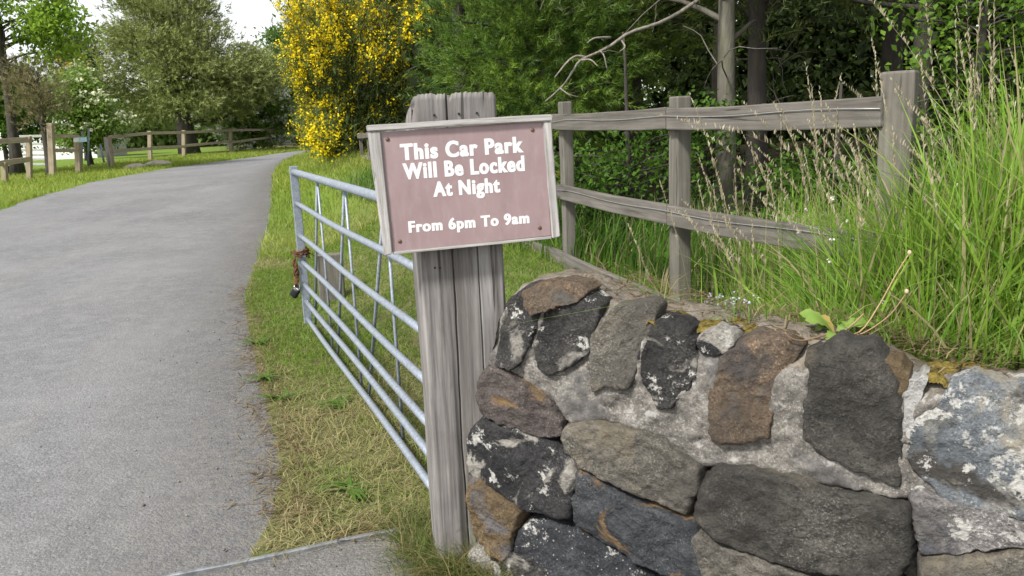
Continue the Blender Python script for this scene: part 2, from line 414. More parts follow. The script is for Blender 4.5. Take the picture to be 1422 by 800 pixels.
def mortar_mat():
    m, nt, b = mat('lime_mortar'); t = NT(nt)
    v = t.coord(); f = t.noise(v, 8, 8, .7, .3); g = t.noise(v, 38, 8, .78); h = t.noise(v, 130, 4, .7)
    c = t.mix(t.ramp(f, [(.36, 0.0), (.64, 1.0)]), (.13, .12, .108), (.285, .268, .24))
    c = t.mix(t.ramp(g, [(.40, .8), (.52, 0.0)]), c, (.11, .10, .09)); c = t.mix(t.ramp(h, [(.54, 0.0), (.66, .7)]), c, (.44, .42, .38)); c = t.mix(t.ramp(h, [(.32, .8), (.44, 0.0)]), c, (.07, .065, .06))
    c = t.mix(t.ramp(t.noise(v, 15, 6, .7), [(.57, 0.0), (.64, .75)]), c, (.46, .445, .42))
    c = t.mix(t.ramp(t.noise(v, 5, 5, .65), [(.52, 0.0), (.62, .7)]), c, (.115, .11, .11))
    ge = t.n('ShaderNodeNewGeometry'); s = t.n('ShaderNodeSeparateXYZ'); t.l(ge.outputs['True Normal'], s.inputs[0])
    upf = t.math('MULTIPLY', t.ramp(s.outputs[2], [(.55, 0.0), (.85, 1.0)]), t.ramp(f, [(.30, .25), (.55, 1.0)]))
    c = t.mix(t.math('MULTIPLY', upf, .7), c, t.mix(t.ramp(g, [(.35, 0.0), (.65, 1.0)]), (.11, .085, .055), (.27, .225, .165)))
    t.l(c, b.inputs['Base Color']); b.inputs['Roughness'].default_value = .95; b.inputs['Specular IOR Level'].default_value = .15
    t.l(t.bump(h, .5, .003, t.bump(g, .9, .012, t.bump(f, .5, .02))), b.inputs['Normal']); return m
MORTAR = mortar_mat()
MOSS = simple('moss', (.145, .112, .03), .95, 0, .1, (70, .75), (1.0, .012))

# ------------------------------------------------------------------ ground, road
def axis(lo, hi, dlo, dhi, step, g=1.09):
    a = list(np.arange(dlo, dhi + 1e-6, step)); s = step
    while a[-1] < hi: s *= g; a.append(a[-1] + s)
    s = step
    while a[0] > lo: s *= g; a.insert(0, a[0] - s)
    return np.array(a)
X = axis(-500, 500, -3.2, 2.6, .055); Y = axis(-60, 700, 1.2, 8.0, .06)
gx, gy = np.meshgrid(X, Y, indexing='ij')
gz = terrain(gx, gy)
pd = paved(gx.ravel(), gy.ravel()).reshape(gx.shape)
gz = gz - .035 * ss(.02, .12, pd) + (.02 * (fbm(gx * 3, gy * 3, 5) - .5) + .012 * (fbm(gx * 11, gy * 11, 9) - .5)) * (1 - ss(-.10, .06, pd))
nx, ny = gx.shape
idx = np.arange(nx * ny).reshape(nx, ny)
Fq = np.stack([idx[:-1, :-1], idx[1:, :-1], idx[1:, 1:], idx[:-1, 1:]], -1).reshape(-1, 4)
far = ss(7, 14, gy) * (1 - ss(1.5, 4, gs(gx, gy)))
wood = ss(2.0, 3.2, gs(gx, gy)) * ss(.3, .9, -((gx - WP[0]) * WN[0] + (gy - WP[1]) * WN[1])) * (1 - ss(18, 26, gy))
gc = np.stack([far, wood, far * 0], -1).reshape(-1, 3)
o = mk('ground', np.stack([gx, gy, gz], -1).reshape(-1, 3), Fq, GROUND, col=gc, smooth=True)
struct(o, 'grassy ground rising gently from the road to the trees', 'ground')
nc = 26
t_ = np.linspace(0, 1, nc)[None, :, None]
RF = resample(Rp, 620); LF = resample(Lp, 620); NR = 620
RF = RF + np.array([1., 0]) * ((fbm(RF[:, 0] * 3, RF[:, 1] * 5, 71) - .5) * .10 + (fbm(RF[:, 0] * 13, RF[:, 1] * 17, 72) - .5) * .05)[:, None]
LF = LF + np.array([1., 0]) * ((fbm(LF[:, 0] * 2, LF[:, 1] * 2, 73) - .5) * .3)[:, None]
RG = LF[:, None, :] * (1 - t_) + RF[:, None, :] * t_
rz = terrain(RG[..., 0], RG[..., 1]) + .004 + .012 * np.sin(PI * t_[..., 0]) * np.ones(RG.shape[:2]) - .012 * (t_[..., 0] > .99)
idx = np.arange(NR * nc).reshape(NR, nc)
Fq = np.stack([idx[:-1, :-1], idx[:-1, 1:], idx[1:, 1:], idx[1:, :-1]], -1).reshape(-1, 4)
o = mk('road', np.concatenate([RG, rz[..., None]], -1).reshape(-1, 3), Fq, ROAD, smooth=True, col=np.repeat(np.broadcast_to(np.exp(-((1 - t_[0, :, 0]) / .13) ** 2)[None, :], (NR, nc)).reshape(-1, 1), 3, 1))
struct(o, 'worn grey asphalt lane curving away to the right', 'road')
# apron: triangulated fan grid of the polygon
bm = bmesh.new()
vs = [bm.verts.new((p[0], p[1], 0.009)) for p in APRON]
bm.faces.new(vs); bmesh.ops.triangulate(bm, faces=bm.faces[:])
V, Fa = bm_out(bm)
o = mk('driveway_apron', V, Fa, APR); struct(o, 'darker patch of asphalt in front of the stone wall', 'pavement')
bmn = []
P = [np.array([*(S0 + (S1 - S0) * k - sd_ * 0), .016]) for k in np.linspace(-1.4, .985, 24)]
pr = np.array([-sd_[1], sd_[0], 0]) * .009
V = []; Fa = []
for k, p in enumerate(P):
    j = .004 * math.sin(k * .7)
    nn = np.array([-sd_[1], sd_[0], 0])
    for a, zz in ((-1, -.012), (-1, .004), (-.6, .008), (.6, .008), (1, .004), (1, -.012)): V.append(p + pr * a + nn * j + np.array([0, 0, zz]))
for k in range(23):
    for i in range(5): Fa.append((k * 6 + i, k * 6 + i + 1, k * 6 + 7 + i, k * 6 + 6 + i))
Fa += [tuple(range(6)), tuple(range(23 * 6, 24 * 6))[::-1]]
STRIP = simple('worn_metal_strip', (.20, .21, .22), .55, .4, .4, (25, .4), (.3, .002))
tag(mk('metal_strip', V, Fa, STRIP), 'thin worn metal strip set across the asphalt by the gatepost', 'metal strip')

# ------------------------------------------------------------------ grass
def blades(P, h, w, lean, segs, col, yaw=None, ldir=None, tip=None, prof=None):
    N = len(P); h = np.broadcast_to(h, (N,)); w = np.broadcast_to(w, (N,)); lean = np.broadcast_to(lean, (N,))
    yaw = rng.uniform(0, 2 * PI, N) if yaw is None else yaw
    ld = rng.uniform(0, 2 * PI, N) if ldir is None else ldir
    sx = np.stack([np.cos(yaw), np.sin(yaw), np.zeros(N)], -1); L = np.stack([np.cos(ld), np.sin(ld), np.zeros(N)], -1)
    V = np.zeros((N, segs + 1, 2, 3)); C = np.zeros((N, segs + 1, 2, 3))
    for k in range(segs + 1):
        t = k / segs
        c = P + L * (h * lean * t ** 1.8)[:, None] + np.array([0, 0, 1.0]) * (h * (t - .45 * np.minimum(lean, 1.6) * t ** 2.2 * .9))[:, None]
        ww = (w * .5 * ((1 - t ** 2.2) * .96 + .04 if prof is None else prof[k]))[:, None] * sx
        V[:, k, 0] = c - ww; V[:, k, 1] = c + ww
        cc = col if tip is None else col * (1 - t) + tip * t
        C[:, k, 0] = cc; C[:, k, 1] = cc
    b = (np.arange(N) * (segs + 1) * 2)[:, None]
    Fs = np.concatenate([b + np.array([[2 * k, 2 * k + 1, 2 * k + 3, 2 * k + 2]]) for k in range(segs)], 0)
    return V.reshape(-1, 3), Fs, C.reshape(-1, 3)
def cat3(L):
    n = 0; Vs, Fs, Cs = [], [], []
    for V, Fa, C in L: Vs.append(V); Fs.append(Fa + n); Cs.append(C); n += len(V)
    return np.concatenate(Vs), np.concatenate(Fs), np.concatenate(Cs)
def lerp(a, b, t): return np.array(a) * (1 - t[:, None]) + np.array(b) * t[:, None]
def scatter(n, x0, x1, y0, y1): return rng.uniform(x0, x1, n), rng.uniform(y0, y1, n)
def wall_w(x, y): return -((x - WP[0]) * WN[0] + (y - WP[1]) * WN[1])
def wall_u(x, y): return (x - WP[0]) * WD[0] + (y - WP[1]) * WD[1]
def z3(x, y): return np.stack([x, y, terrain(x, y)], -1)

# verge between the road and the fence: short mown grass with dry thatch
x, y = scatter(150000, -3.6, 1.2, 2.3, 9.5)
edge = paved(x, y)
k = (edge < .02 + .10 * (fbm(x * 5, y * 5, 3) - .5)) & (edge > -4) & (gs(x, y) < 1.75) & ((wall_w(x, y) > .02) | (x < -.2)) & ~((wall_u(x, y) > -.02) & (wall_w(x, y) < .30))
k &= ~((np.abs(x + .157) < .13) & (np.abs(y - 2.58) < .1))
k &= (rng.random(len(x)) < np.clip(.35 + 1.3 * (fbm(x * 2.2, y * 2.2, 21) - .1) - .55 * ss(-.12, .03, edge), .1, 1))
x, y = x[k], y[k]; edge = edge[k]
dry = np.clip(-.08 + ss(.45, .75, fbm(x * 1.6, y * 1.6, 33)) * .75 + .55 * ss(-.45, .0, edge) * (y < 5) + .15 * (y < 4.3) + rng.normal(0, .2, len(x)), 0, 1)
col = lerp((.135, .245, .026), (.37, .315, .15), dry) * rng.uniform(.7, 1.3, (len(x), 1))
col2 = lerp((.23, .335, .045), (.50, .44, .25), dry)
h = rng.gamma(4, .0095, len(x)) * (1 + .5 * ss(.9, 1.6, gs(x, y)))
lean = np.where(rng.random(len(x)) < .25 + .45 * dry, rng.uniform(1.2, 2.4, len(x)), rng.uniform(.2, 1.1, len(x)))
A = blades(z3(x, y), h * (1 + .5 * (lean > 1.2)), rng.uniform(.0025, .005, len(x)) * (1 + .06 * y), lean, 2, col, tip=col2)
V, Fa, C = A
tag(mk('mown_grass', V, Fa, GRASS, col=C), 'short mown grass with dry straw patches beside the lane and under the gate', 'grass', kind='stuff')

# loose straw, dead stems and leaf scraps along the edge of the lane
x, y = scatter(38000, -3.4, .2, 2.2, 8)
e_ = paved(x, y); k = (e_ < .22) & (e_ > -.30) & (rng.random(len(x)) < np.exp(-((e_ + .02) / .13) ** 2) * (.25 + fbm(x * 4, y * 4, 8))) & (wall_w(x, y) > .0)
x, y = x[k], y[k]; n = len(x)
P = z3(x, y); P[:, 2] += rng.uniform(.006, .018, n)
a = rng.uniform(0, 2 * PI, n); L = rng.gamma(3, .013, n)
d = np.stack([np.cos(a), np.sin(a), rng.normal(0, .15, n)], -1) * L[:, None]; s = np.stack([-np.sin(a), np.cos(a), a * 0], -1) * rng.uniform(.001, .003, (n, 1))
V = np.stack([P - d - s, P - d + s, P + d + s, P + d - s], 1).reshape(-1, 3)
C = np.repeat(lerp((.36, .28, .15), (.13, .085, .05), rng.random(n) ** 1.3), 4, 0)
tag(mk('dry_straw', V, np.arange(4 * n).reshape(-1, 4), GRASS, col=C), 'brown dry straw and leaf scraps along the ragged asphalt edge', 'straw', kind='stuff')

# loose grit on the asphalt
x, y = scatter(9000, -5, .6, 1.6, 8); e_ = paved(x, y); k = (e_ > .0) & (rng.random(len(x)) < .10 + .8 * np.exp(-(e_ / .25) ** 2)) & (wall_w(x, y) > -1.2)
x, y = x[k], y[k]; n = len(x); P = z3(x, y); P[:, 2] += .012
r = rng.gamma(3, .0011, n)[:, None, None]
O6 = np.array([(1, 0, 0), (0, 1, 0), (-1, 0, 0), (0, -1, 0), (0, 0, .8), (0, 0, -.8)], float)
V = (P[:, None] + O6[None] * r * rng.uniform(.6, 1.3, (n, 6, 1))).reshape(-1, 3)
F8 = np.array([(0, 1, 4), (1, 2, 4), (2, 3, 4), (3, 0, 4), (1, 0, 5), (2, 1, 5), (3, 2, 5), (0, 3, 5)])
Fa = (np.arange(n)[:, None, None] * 6 + F8[None]).reshape(-1, 3)
C = np.repeat(lerp((.12, .11, .10), (.42, .39, .34), rng.random(n)), 6, 0)
tag(mk('loose_grit', V, Fa, PETAL, col=C), 'loose pale grit and small stones lying on the asphalt', 'grit', kind='stuff')
# flat broad-leaved weeds in the near verge
L = []
for cx, cy in ((-1.30, 4.35), (-1.50, 4.75), (-.70, 3.15), (-.95, 4.2), (-1.8, 5.6)):
    n = 13; a = rng.uniform(0, 2 * PI, n); x = np.full(n, cx) + rng.normal(0, .012, n); y = np.full(n, cy) + rng.normal(0, .012, n)
    L.append(blades(z3(x, y), rng.uniform(.05, .10, n), rng.uniform(.014, .024, n), rng.uniform(1.2, 2.2, n), 4, np.tile((.12, .225, .035), (n, 1)) * rng.uniform(.8, 1.2, (n, 1)), yaw=a + PI / 2, ldir=a, prof=(.3, .9, 1, .7, .05)))
V, Fa, C = cat3(L)
tag(mk('verge_weeds', V, Fa, GRASS, col=C), 'flat rosettes of broad leaved weeds in the short verge grass', 'weeds', kind='stuff')

# tufts round the foot of the post and by the strip
L = []
for cx, cy, n, hh, g in ((-.30, 2.50, 340, .16, .45), (-.20, 2.43, 420, .19, .55), (-.10, 2.39, 300, .17, .75), (-.36, 2.62, 300, .15, .35), (-.30, 2.44, 160, .10, .3), (-.42, 2.78, 240, .13, .4)):
    q = rng.normal(0, .045, (n, 2)); x = cx + q[:, 0]; y = cy + q[:, 1]
    k = ~((np.abs(x + .157) < .125) & (np.abs(y - 2.6) < .09)); x, y = x[k], y[k]; n = len(x)
    dr = (rng.random(n) < g).astype(float) * rng.uniform(.6, 1, n)
    c = lerp((.10, .16, .03), (.30, .235, .12), dr) * rng.uniform(.75, 1.25, (n, 1))
    P = z3(x, y); L.append(blades(P, rng.uniform(.5, 1.25, n) * hh, rng.uniform(.002, .004, n), rng.uniform(.3, 1.7, n), 4, c))
V, Fa, C = cat3(L)
tag(mk('grass_tufts', V, Fa, GRASS, col=C), 'wispy half dry grass tufts round the foot of the sign post', 'grass', kind='stuff')

# tall grass behind the wall and round the fence
def tall(n, x0, x1, y0, y1, cond, hfun, c1, c2, wmul=1.0):
    x, y = scatter(n, x0, x1, y0, y1); k = cond(x, y); x, y = x[k], y[k]; n = len(x)
    cl = fbm(x * 3.2, y * 3.2, 41)
    h = hfun(x, y) * rng.uniform(.45, 1.1, n) * (.65 + .7 * cl)
    c = lerp(c1, c2, np.clip(rng.normal(.4, .3, n) + (cl - .5), 0, 1)) * rng.uniform(.75, 1.2, (n, 1))
    str_ = rng.random(n) < .14; c[str_] = np.array((.32, .28, .15)) * rng.uniform(.8, 1.2, (str_.sum(), 1))
    wind = rng.normal(.6, 1.3, n)
    return blades(z3(x, y), h, rng.gamma(5, .0016, n).clip(.0035, .016) * wmul, np.where(wall_w(x, y) < .55, np.minimum(rng.gamma(2.0, .24, n), .55), rng.gamma(2.0, .24, n)), 5, c * .95, ldir=wind, tip=c * 1.3)
c1, c2 = (.105, .22, .024), (.24, .36, .05)
beh = lambda x, y: (wall_w(x, y) > .285 + .05 * (fbm(x * 9, y * 9, 2) - .5)) & (wall_u(x, y) > .25)
A = tall(60000, .3, 3.2, 1.0, 3.4, lambda x, y: beh(x, y) & (wall_w(x, y) < 1.1) & (rng.random(len(x)) < ss(.25, .75, wall_u(x, y))),
         lambda x, y: .20 + .12 * ss(.6, .9, wall_u(x, y)) + .47 * ss(.45, 1.15, wall_u(x, y)) * ss(.2, .65, wall_w(x, y)) , c1, c2)
B = tall(40000, .3, 4.2, 1.4, 5.2, lambda x, y: beh(x, y) & (wall_w(x, y) > .75) & (gs(x, y) > 1.15) & (rng.random(len(x)) < ss(1.1, 1.9, gs(x, y) + .25 * (x > 1))),
         lambda x, y: .42 + .14 * ss(.9, 1.5, x), c1, c2)
D = tall(26000, -3.4, 2.2, 4.0, 13, lambda x, y: (gs(x, y) > 1.5) & (gs(x, y) < 2.7), lambda x, y: .42 + 0 * x, (.05, .125, .014), (.12, .23, .03))
x, y = scatter(26000, .1, 2.4, 1.0, 2.9); w_ = wall_w(x, y); u_ = wall_u(x, y)
k = (w_ > .10) & (w_ < .30) & (u_ > .22) & (rng.random(len(x)) < ss(.42, .62, fbm(x * 9, y * 9, 101)) * ss(.05, .26, w_) * .9)
x, y = x[k], y[k]; n = len(x); P = z3(x, y); P[:, 2] = .905 - .05 * ss(.6, 1.2, u_[k]) - .02
dr = (rng.random(n) < .3).astype(float)
E_ = blades(P, rng.uniform(.04, .15, n) * ss(.03, .26, w_[k]), rng.uniform(.002, .006, n), rng.uniform(.3, 1.8, n), 3, lerp((.13, .24, .03), (.34, .28, .14), dr) * rng.uniform(.8, 1.25, (n, 1)))
V, Fa, C = cat3([A, B, D, E_])
tag(mk('tall_grass', V, Fa, GRASS, col=C), 'lush bright green tall grass growing behind the wall and through the fence', 'grass', kind='stuff')
# flowering stems with pale seed heads
def stems(n, x0, x1, y0, y1, cond, h0, h1):
    x, y = scatter(n, x0, x1, y0, y1); k = cond(x, y); x, y = x[k], y[k]; n = len(x)
    P = z3(x, y); h = rng.uniform(h0, h1, n); ln = rng.gamma(2, .12, n); ld = rng.normal(2.6, .9, n)
    c = lerp((.20, .23, .075), (.38, .32, .19), rng.random(n))
    a = blades(P, h, .0035, ln, 6, c, ldir=ld, tip=c)
    out = [a]
    S = a[0].reshape(n, 7, 2, 3).mean(2)
    L = []
    for q in range(46):                                            # spikelets along the last quarter of the stem
        t = rng.uniform(4.3, 6, n); i0 = np.minimum(t.astype(int), 5); f = (t - i0)[:, None]
        p = S[np.arange(n), i0] * (1 - f) + S[np.arange(n), i0 + 1] * f
        cc = lerp((.42, .36, .24), (.62, .56, .41), rng.random(n))
        tp = np.clip((t - 4.3) / 1.7, 0, 1)
        L.append(blades(p, rng.uniform(.012, .026, n) * (1.1 - .5 * tp), rng.uniform(.003, .0055, n), rng.uniform(.1, .55, n), 2, cc, prof=(.5, 1, .1)))
    return out + L
L = stems(200, .45, 3.0, 1.3, 3.4, lambda x, y: beh(x, y) & (wall_w(x, y) < 1.15) & (rng.random(len(x)) < .25 + .75 * (x > 1.1)), .65, 1.15)
L += stems(120, 1.0, 2.6, 1.7, 3.3, lambda x, y: beh(x, y) & (wall_w(x, y) > .55), .85, 1.25)
L += stems(120, .45, 1.4, 2.3, 3.9, lambda x, y: beh(x, y) & (gs(x, y) > 1.05) & (gs(x, y) < 1.9), .5, .85)
V, Fa, C = cat3(L)
tag(mk('seeding_grass', V, Fa, GRASS, col=C), 'straw coloured seed heads on long stems above the tall grass', 'grass', kind='stuff')

# far verges
def verge(n, x0, x1, y0, y1, cond):
    x, y = scatter(n, x0, x1, y0, y1); e_ = paved(x, y); k = (e_ < .03) & cond(x, y, e_); x, y = x[k], y[k]; n = len(x)
    g = fbm(x * .6, y * .6, 61)
    c = lerp((.15, .235, .028), (.36, .40, .075), np.clip(g + rng.normal(0, .25, n), 0, 1)) * rng.uniform(.8, 1.2, (n, 1))
    s = .4 + y / 25
    return blades(z3(x, y), rng.uniform(.06, .17, n) * (1 + .4 * g), .012 * s, rng.uniform(.2, 1.2, n), 2, c, tip=c * 1.1)
V, Fa, C = cat3([verge(70000, -26, -6, 10, 34, lambda x, y, e_: (e_ > -6)), verge(40000, -22, -8, 30, 62, lambda x, y, e_: (e_ > -7)),
                 verge(60000, -10, 1, 9, 32, lambda x, y, e_: (e_ > -8) & (gs(x, y) < 5.5))])
tag(mk('meadow_grass', V, Fa, GRASS, col=C), 'sunny yellow green verge grass along both sides of the far lane', 'grass', kind='stuff')

# ------------------------------------------------------------------ farm gate
gate = thing('farm_gate', 'galvanised tubular steel field gate standing open along the verge', 'gate', (G0[0], G0[1], 0))
GL = float(np.linalg.norm(G1 - G0))
GH = [1.165, .937, .709, .524, .360, .235, .095]
def gp(s, z, off=0): return G0 + GD * s + GN * off + np.array([0, 0, z])
for i, z in enumerate(GH):
    r = .0225 if i == 0 else .0165
    pts = [gp(s, z + (.006 * math.sin(s * 2.1 + i) if i else 0)) for s in np.linspace(.02, GL - (0 if i == 0 else .012), 14)]
    mk('top_rail' if i == 0 else 'bar', *tube(pts, r, 12), GALV, gate, smooth=True)
Mx = frame(gp(GL, .635), GD, GN, (0, 0, 1))
mk('end_stile', *board(.018, .058, 1.14, .004, 4, .0003), GALV, gate, M=Mx)
Mx = frame(gp(0.0, .635), GD, GN, (0, 0, 1))
mk('end_stile', *board(.045, .055, 1.14, .006, 4, .0003), GALV, gate, M=Mx)
for s in (.62, 1.50, 2.38):
    mk('upright', *tube([gp(s, 1.15, .022), gp(s, .10, .022)], .0075, 8), GALV, gate, smooth=True)
    mk('brace', *tube([gp(s + .03, 1.15, .024), gp(s + .70, .10, .024)], .0085, 8), GALV, gate, smooth=True)
# chain of links hanging from the fourth bar, with a padlock
chain = thing('chain', 'rusty chain looped round the end of the gate', 'chain', gp(GL, .42))
path = []
for a in np.linspace(0, 4.6 * PI, 46):
    path.append(gp(GL + .0 + .042 * math.cos(a), .615 - .012 * a / PI + .006 * math.sin(a * 3), -.004 + .052 * math.sin(a)))
for t in np.linspace(0, 1, 20): path.append(gp(GL + .012, .55 - .20 * t, -.050 - .012 * math.sin(t * 9)))
for t in np.linspace(1, 0, 20): path.append(gp(GL - .018, .53 - .18 * t * .9 - .01, -.056 + .010 * math.sin(t * 11)))
path = np.array(path)
for i in range(len(path) - 1):
    c = (path[i] + path[i + 1]) / 2; d = nrm(path[i + 1] - path[i]); ref = nrm(np.cross(d, (0.3, .5, .8))); b2 = np.cross(d, ref)
    side = ref if i % 2 else b2
    pts = [c + d * .0165 * math.cos(a) + side * .0095 * math.sin(a) for a in np.linspace(0, 2 * PI, 11)]
    mk('link', *tube(pts, .0036, 6, False), RUST, chain, smooth=True)
pl = thing('padlock', 'black covered padlock with a shiny shackle hanging on the rusty chain', 'padlock', gp(GL + .02, .28, -.06))
hx = nrm(GD * .75 - GN * .66); hy = np.cross((0, 0, 1), hx); tilt = nrm(np.array([0, 0, 1.0]) * .8 + hx * -.6); sx = nrm(np.cross(hy, tilt))
Mx = frame(gp(GL + .022, .300, -.070), sx, hy, tilt)
mk('body', *board(.062, .036, .075, .012, 3, .0005), BLACK, pl, M=Mx, smooth=True)
Mx2 = Mx @ Matrix.Translation((0, 0, .046))
mk('cover', *board(.052, .040, .016, .005, 3, .0003), CHROME, pl, M=Mx2, smooth=True)
pts = [Vector((.02 * math.cos(a), 0, .045 + .028 * math.sin(a))) for a in np.linspace(0, PI, 9)]
mk('shackle', *tube([np.array((Mx @ p)[:]) for p in pts], .0042, 8), CHROME, pl, smooth=True)
# short stump of a post behind the gate, with a wire to the chain
sp = ground(462, 418); sp[2] = tz(sp[0], sp[1]) - .05
st = thing('stump_post', 'short weathered wooden stump post in the grass behind the gate', 'post', sp)
D_ = sp[1]
hS = (418 - 352) / F * D_ + .06
yaw = np.array([math.cos(.35), math.sin(.35), 0])
Mx = frame(sp + np.array([0, 0, hS / 2]), yaw, np.cross((0, 0, 1), yaw), (0, 0, 1))
mk('post', *board(.21, .10, hS, .012, 8, .006, 3), WOODZ, st, M=Mx)
tw = sp + np.array([0, 0, hS - .02])
mk('wire', *tube([tw, (tw * .5 + gp(GL, .61) * .5) + np.array([0, 0, -.03]), gp(GL, .61, .02)], .003, 5), RUST, st)

# ------------------------------------------------------------------ sleeper post and sign
ya = math.radians(12.0)
PX = np.array([math.cos(ya), math.sin(ya), 0]); PNm = np.array([math.sin(ya), -math.cos(ya), 0])
PF = at(642, 450, 2.50)
pL = onplane(580.5, 350, PF, PNm); pR = onplane(699.5, 342, PF, PNm)
pw = float((pR - pL) @ PX); ptop = onplane(640, 129, PF, PNm)[2]
pc = (pL + pR) / 2; base = np.array([pc[0], pc[1], -.03]) - PNm * .085
post = thing('sign_post', 'thick weathered grey timber gatepost with a split jagged top', 'post', base)
H = ptop + .03
nf, nz = 130, 90
us = np.concatenate([np.linspace(-.5, .5, nf), np.full(8, .5), np.linspace(.5, -.5, 24), np.full(8, -.5)])
vs_ = np.concatenate([np.zeros(nf), np.linspace(.1, .9, 8), np.ones(24), np.linspace(.9, .1, 8)])
V = []
K = len(us)
def crack(u, z):
    g = 0
    for uc, wd, dp, z0, z1, wob in ((-.10, .0055, .018, 0, 1.2, .035), (.19, .0045, .014, .66, 1.32, .03), (-.06, .007, .018, 1.36, 2, .05)):
        c = uc + wob * (fbm(np.array([z * 3.0]), np.array([uc * 9]), 4)[0] - .5) * 2
        if z0 < z < z1: g += dp * math.exp(-((u - c) / wd) ** 2)
    return g
for k in range(nz + 1):
    z = H * (k / nz)
    for u, v in zip(us, vs_):
        cx_ = u * pw; cy_ = v * .17
        # rounded corners
        cu = max(0, abs(u) - .46) / .04; cv = max(0, abs(v - .5) - .46) / .04
        if cu > 0 and v == 0: cy_ += .012 * cu * cu
        n1 = mnoise.noise(Vector((cx_ * 45, cy_ * 45, z * 2.2))) * .0016 + mnoise.noise(Vector((cx_ * 110, cy_ * 110, z * 3))) * .0008 + mnoise.noise(Vector((cx_ * 12, cy_ * 12, z * 2.1 + 5))) * .0015
        wav = .006 * (mnoise.noise(Vector((0, v * 3 + (u > 0) * 7, z * 2.5))))
        dx = (1 if u > 0 else -1) * (wav if 0 < v else wav * max(0, abs(u) - .4) * 10)
        if v == 0: cy_ += n1 + crack(u, z) + (.010 * ss(-.22, -.12, u) * (1 - ss(.5, 1.0, z))) 
        top = 0.0
        if z > H - .12:
            f = (z - (H - .12)) / .12
            jag = -.008 * mnoise.noise(Vector((u * 30, v * 4, 3.0))) - .008 * mnoise.noise(Vector((u * 14, v * 2, 1.0))) - .012 * math.exp(-((u + .04) / .02) ** 2) 
            jag -= .05 * float(ss(-.38, -.46, u)) + .05 * float(ss(-.44, -.5, u)) + .012 * float(ss(.4, .5, u))
            top = jag * f
            if u < -.36: cy_ += .02 * f * float(ss(-.36, -.5, u))
        p = base + PX * (cx_ + dx) + np.array([0, 0, z + top]) + PNm * (.085 - cy_)
        V.append(p)
Fa = []
for k in range(nz):
    for i in range(K): Fa.append((k * K + i, k * K + (i + 1) % K, (k + 1) * K + (i + 1) % K, (k + 1) * K + i))
V.append(base + np.array([0, 0, H - .02])); c_ = len(V) - 1
for i in range(K): Fa.append((nz * K + i, nz * K + (i + 1) % K, c_))
V = np.array(V); Mx = frame(base, PX, -PNm, (0, 0, 1)); iM = np.array(Mx.inverted())
mk('post', V @ iM[:3, :3].T + iM[:3, 3], Fa, SLEEPER, post, smooth=True, M=Mx)
for px, py in ((604, 372), (611, 372)):
    q = onplane(px, py, PF, PNm); mk('nail_hole', *tube([q + PNm * .001, q - PNm * .01], .0035, 8), BLACK, post)
for px, py in ((637, 158), (662, 157), (603, 160)):
    q = onplane(px, py, PF, PNm); mk('nail_hole', *tube([q + PNm * .004, q - PNm * .01], .0035, 8), BLACK, post)

for z in (.30, 1.06):                    # hinge pins reaching from the gate to the back of the post
    pb = base - PNm * .07 + PX * .0; pb = np.array([pb[0], pb[1], z])
    mk('hinge', *tube([gp(0.02, z), gp(-.03, z), pb], .011, 8), GALV, gate, smooth=True)
    mk('hinge', *tube([gp(-.03, z - .05), gp(-.03, z + .05)], .016, 8), GALV, gate, smooth=True)
SPt = at(642, 255, 2.452); sa = math.radians(12.0)
SN = np.array([math.sin(sa), -math.cos(sa), 0.0])
a_ = onplane(532, 186, SPt, SN); b_ = onplane(752, 170, SPt, SN); c_ = onplane(546, 350, SPt, SN); d_ = onplane(764, 327, SPt, SN)
SX = nrm((b_ - a_) + (d_ - c_)); SY = np.cross(SN, SX) * 1.0
if SY[2] < 0: SY = -SY
so = (a_ + b_ + c_ + d_) / 4
def suv(px, py):
    q = onplane(px, py, SPt, SN) - so; return np.array([q @ SX, q @ SY])
sign = thing('car_park_sign', 'faded maroon car park notice with white lettering in a grey wooden frame', 'sign', so)
SM = frame(so, SX, SY, SN)
def slab(px, n0, n1, bev=.002, jit=.0008, cuts=8, seed=0):          # straight-sided board in the plane of the sign
    q = [suv(*p) for p in px]
    bm = bmesh.new()
    f = bm.faces.new([bm.verts.new((a[0], a[1], n0)) for a in q])
    r = bmesh.ops.extrude_face_region(bm, geom=[f])
    for v in r['geom']:
        if isinstance(v, bmesh.types.BMVert): v.co.z = n1
    bmesh.ops.recalc_face_normals(bm, faces=bm.faces[:])
    if bev: bmesh.ops.bevel(bm, geom=bm.edges[:], offset=bev, segments=2, affect='EDGES')
    if jit:
        bmesh.ops.subdivide_edges(bm, edges=[e for e in bm.edges if e.calc_length() > .1], cuts=cuts, use_grid_fill=True)
        for v in bm.verts: v.co += mnoise.noise_vector(v.co * 25 + Vector((seed, 0, 0))) * jit
    return bm_out(bm)
mk('panel', *slab([(528, 184), (754, 168), (765, 327), (545, 350)], -.006, .004, .001, 0), PANEL, sign, M=SM)
mk('frame_rail', *slab([(508, 174), (765, 158.5), (766, 168), (510, 183)], -.014, .016, .003, .0012, seed=3), FRAMEX, sign, M=SM)
mk('frame_stile', *slab([(510.5, 183.2), (528, 182), (545, 352), (533.5, 355)], -.012, .012, .003, .0014, seed=6), FRAMEZ, sign, M=SM)
mk('frame_stile', *slab([(752.5, 169), (764.5, 168.3), (777, 328), (766, 331)], -.012, .012, .003, .0014, seed=9), FRAMEZ, sign, M=SM)
mk('bottom_trim', *slab([(545.5, 349.5), (765, 327.5), (765.3, 331), (546, 353.5)], -.008, .007, .001, .0006, seed=12), FRAMEX, sign, M=SM)
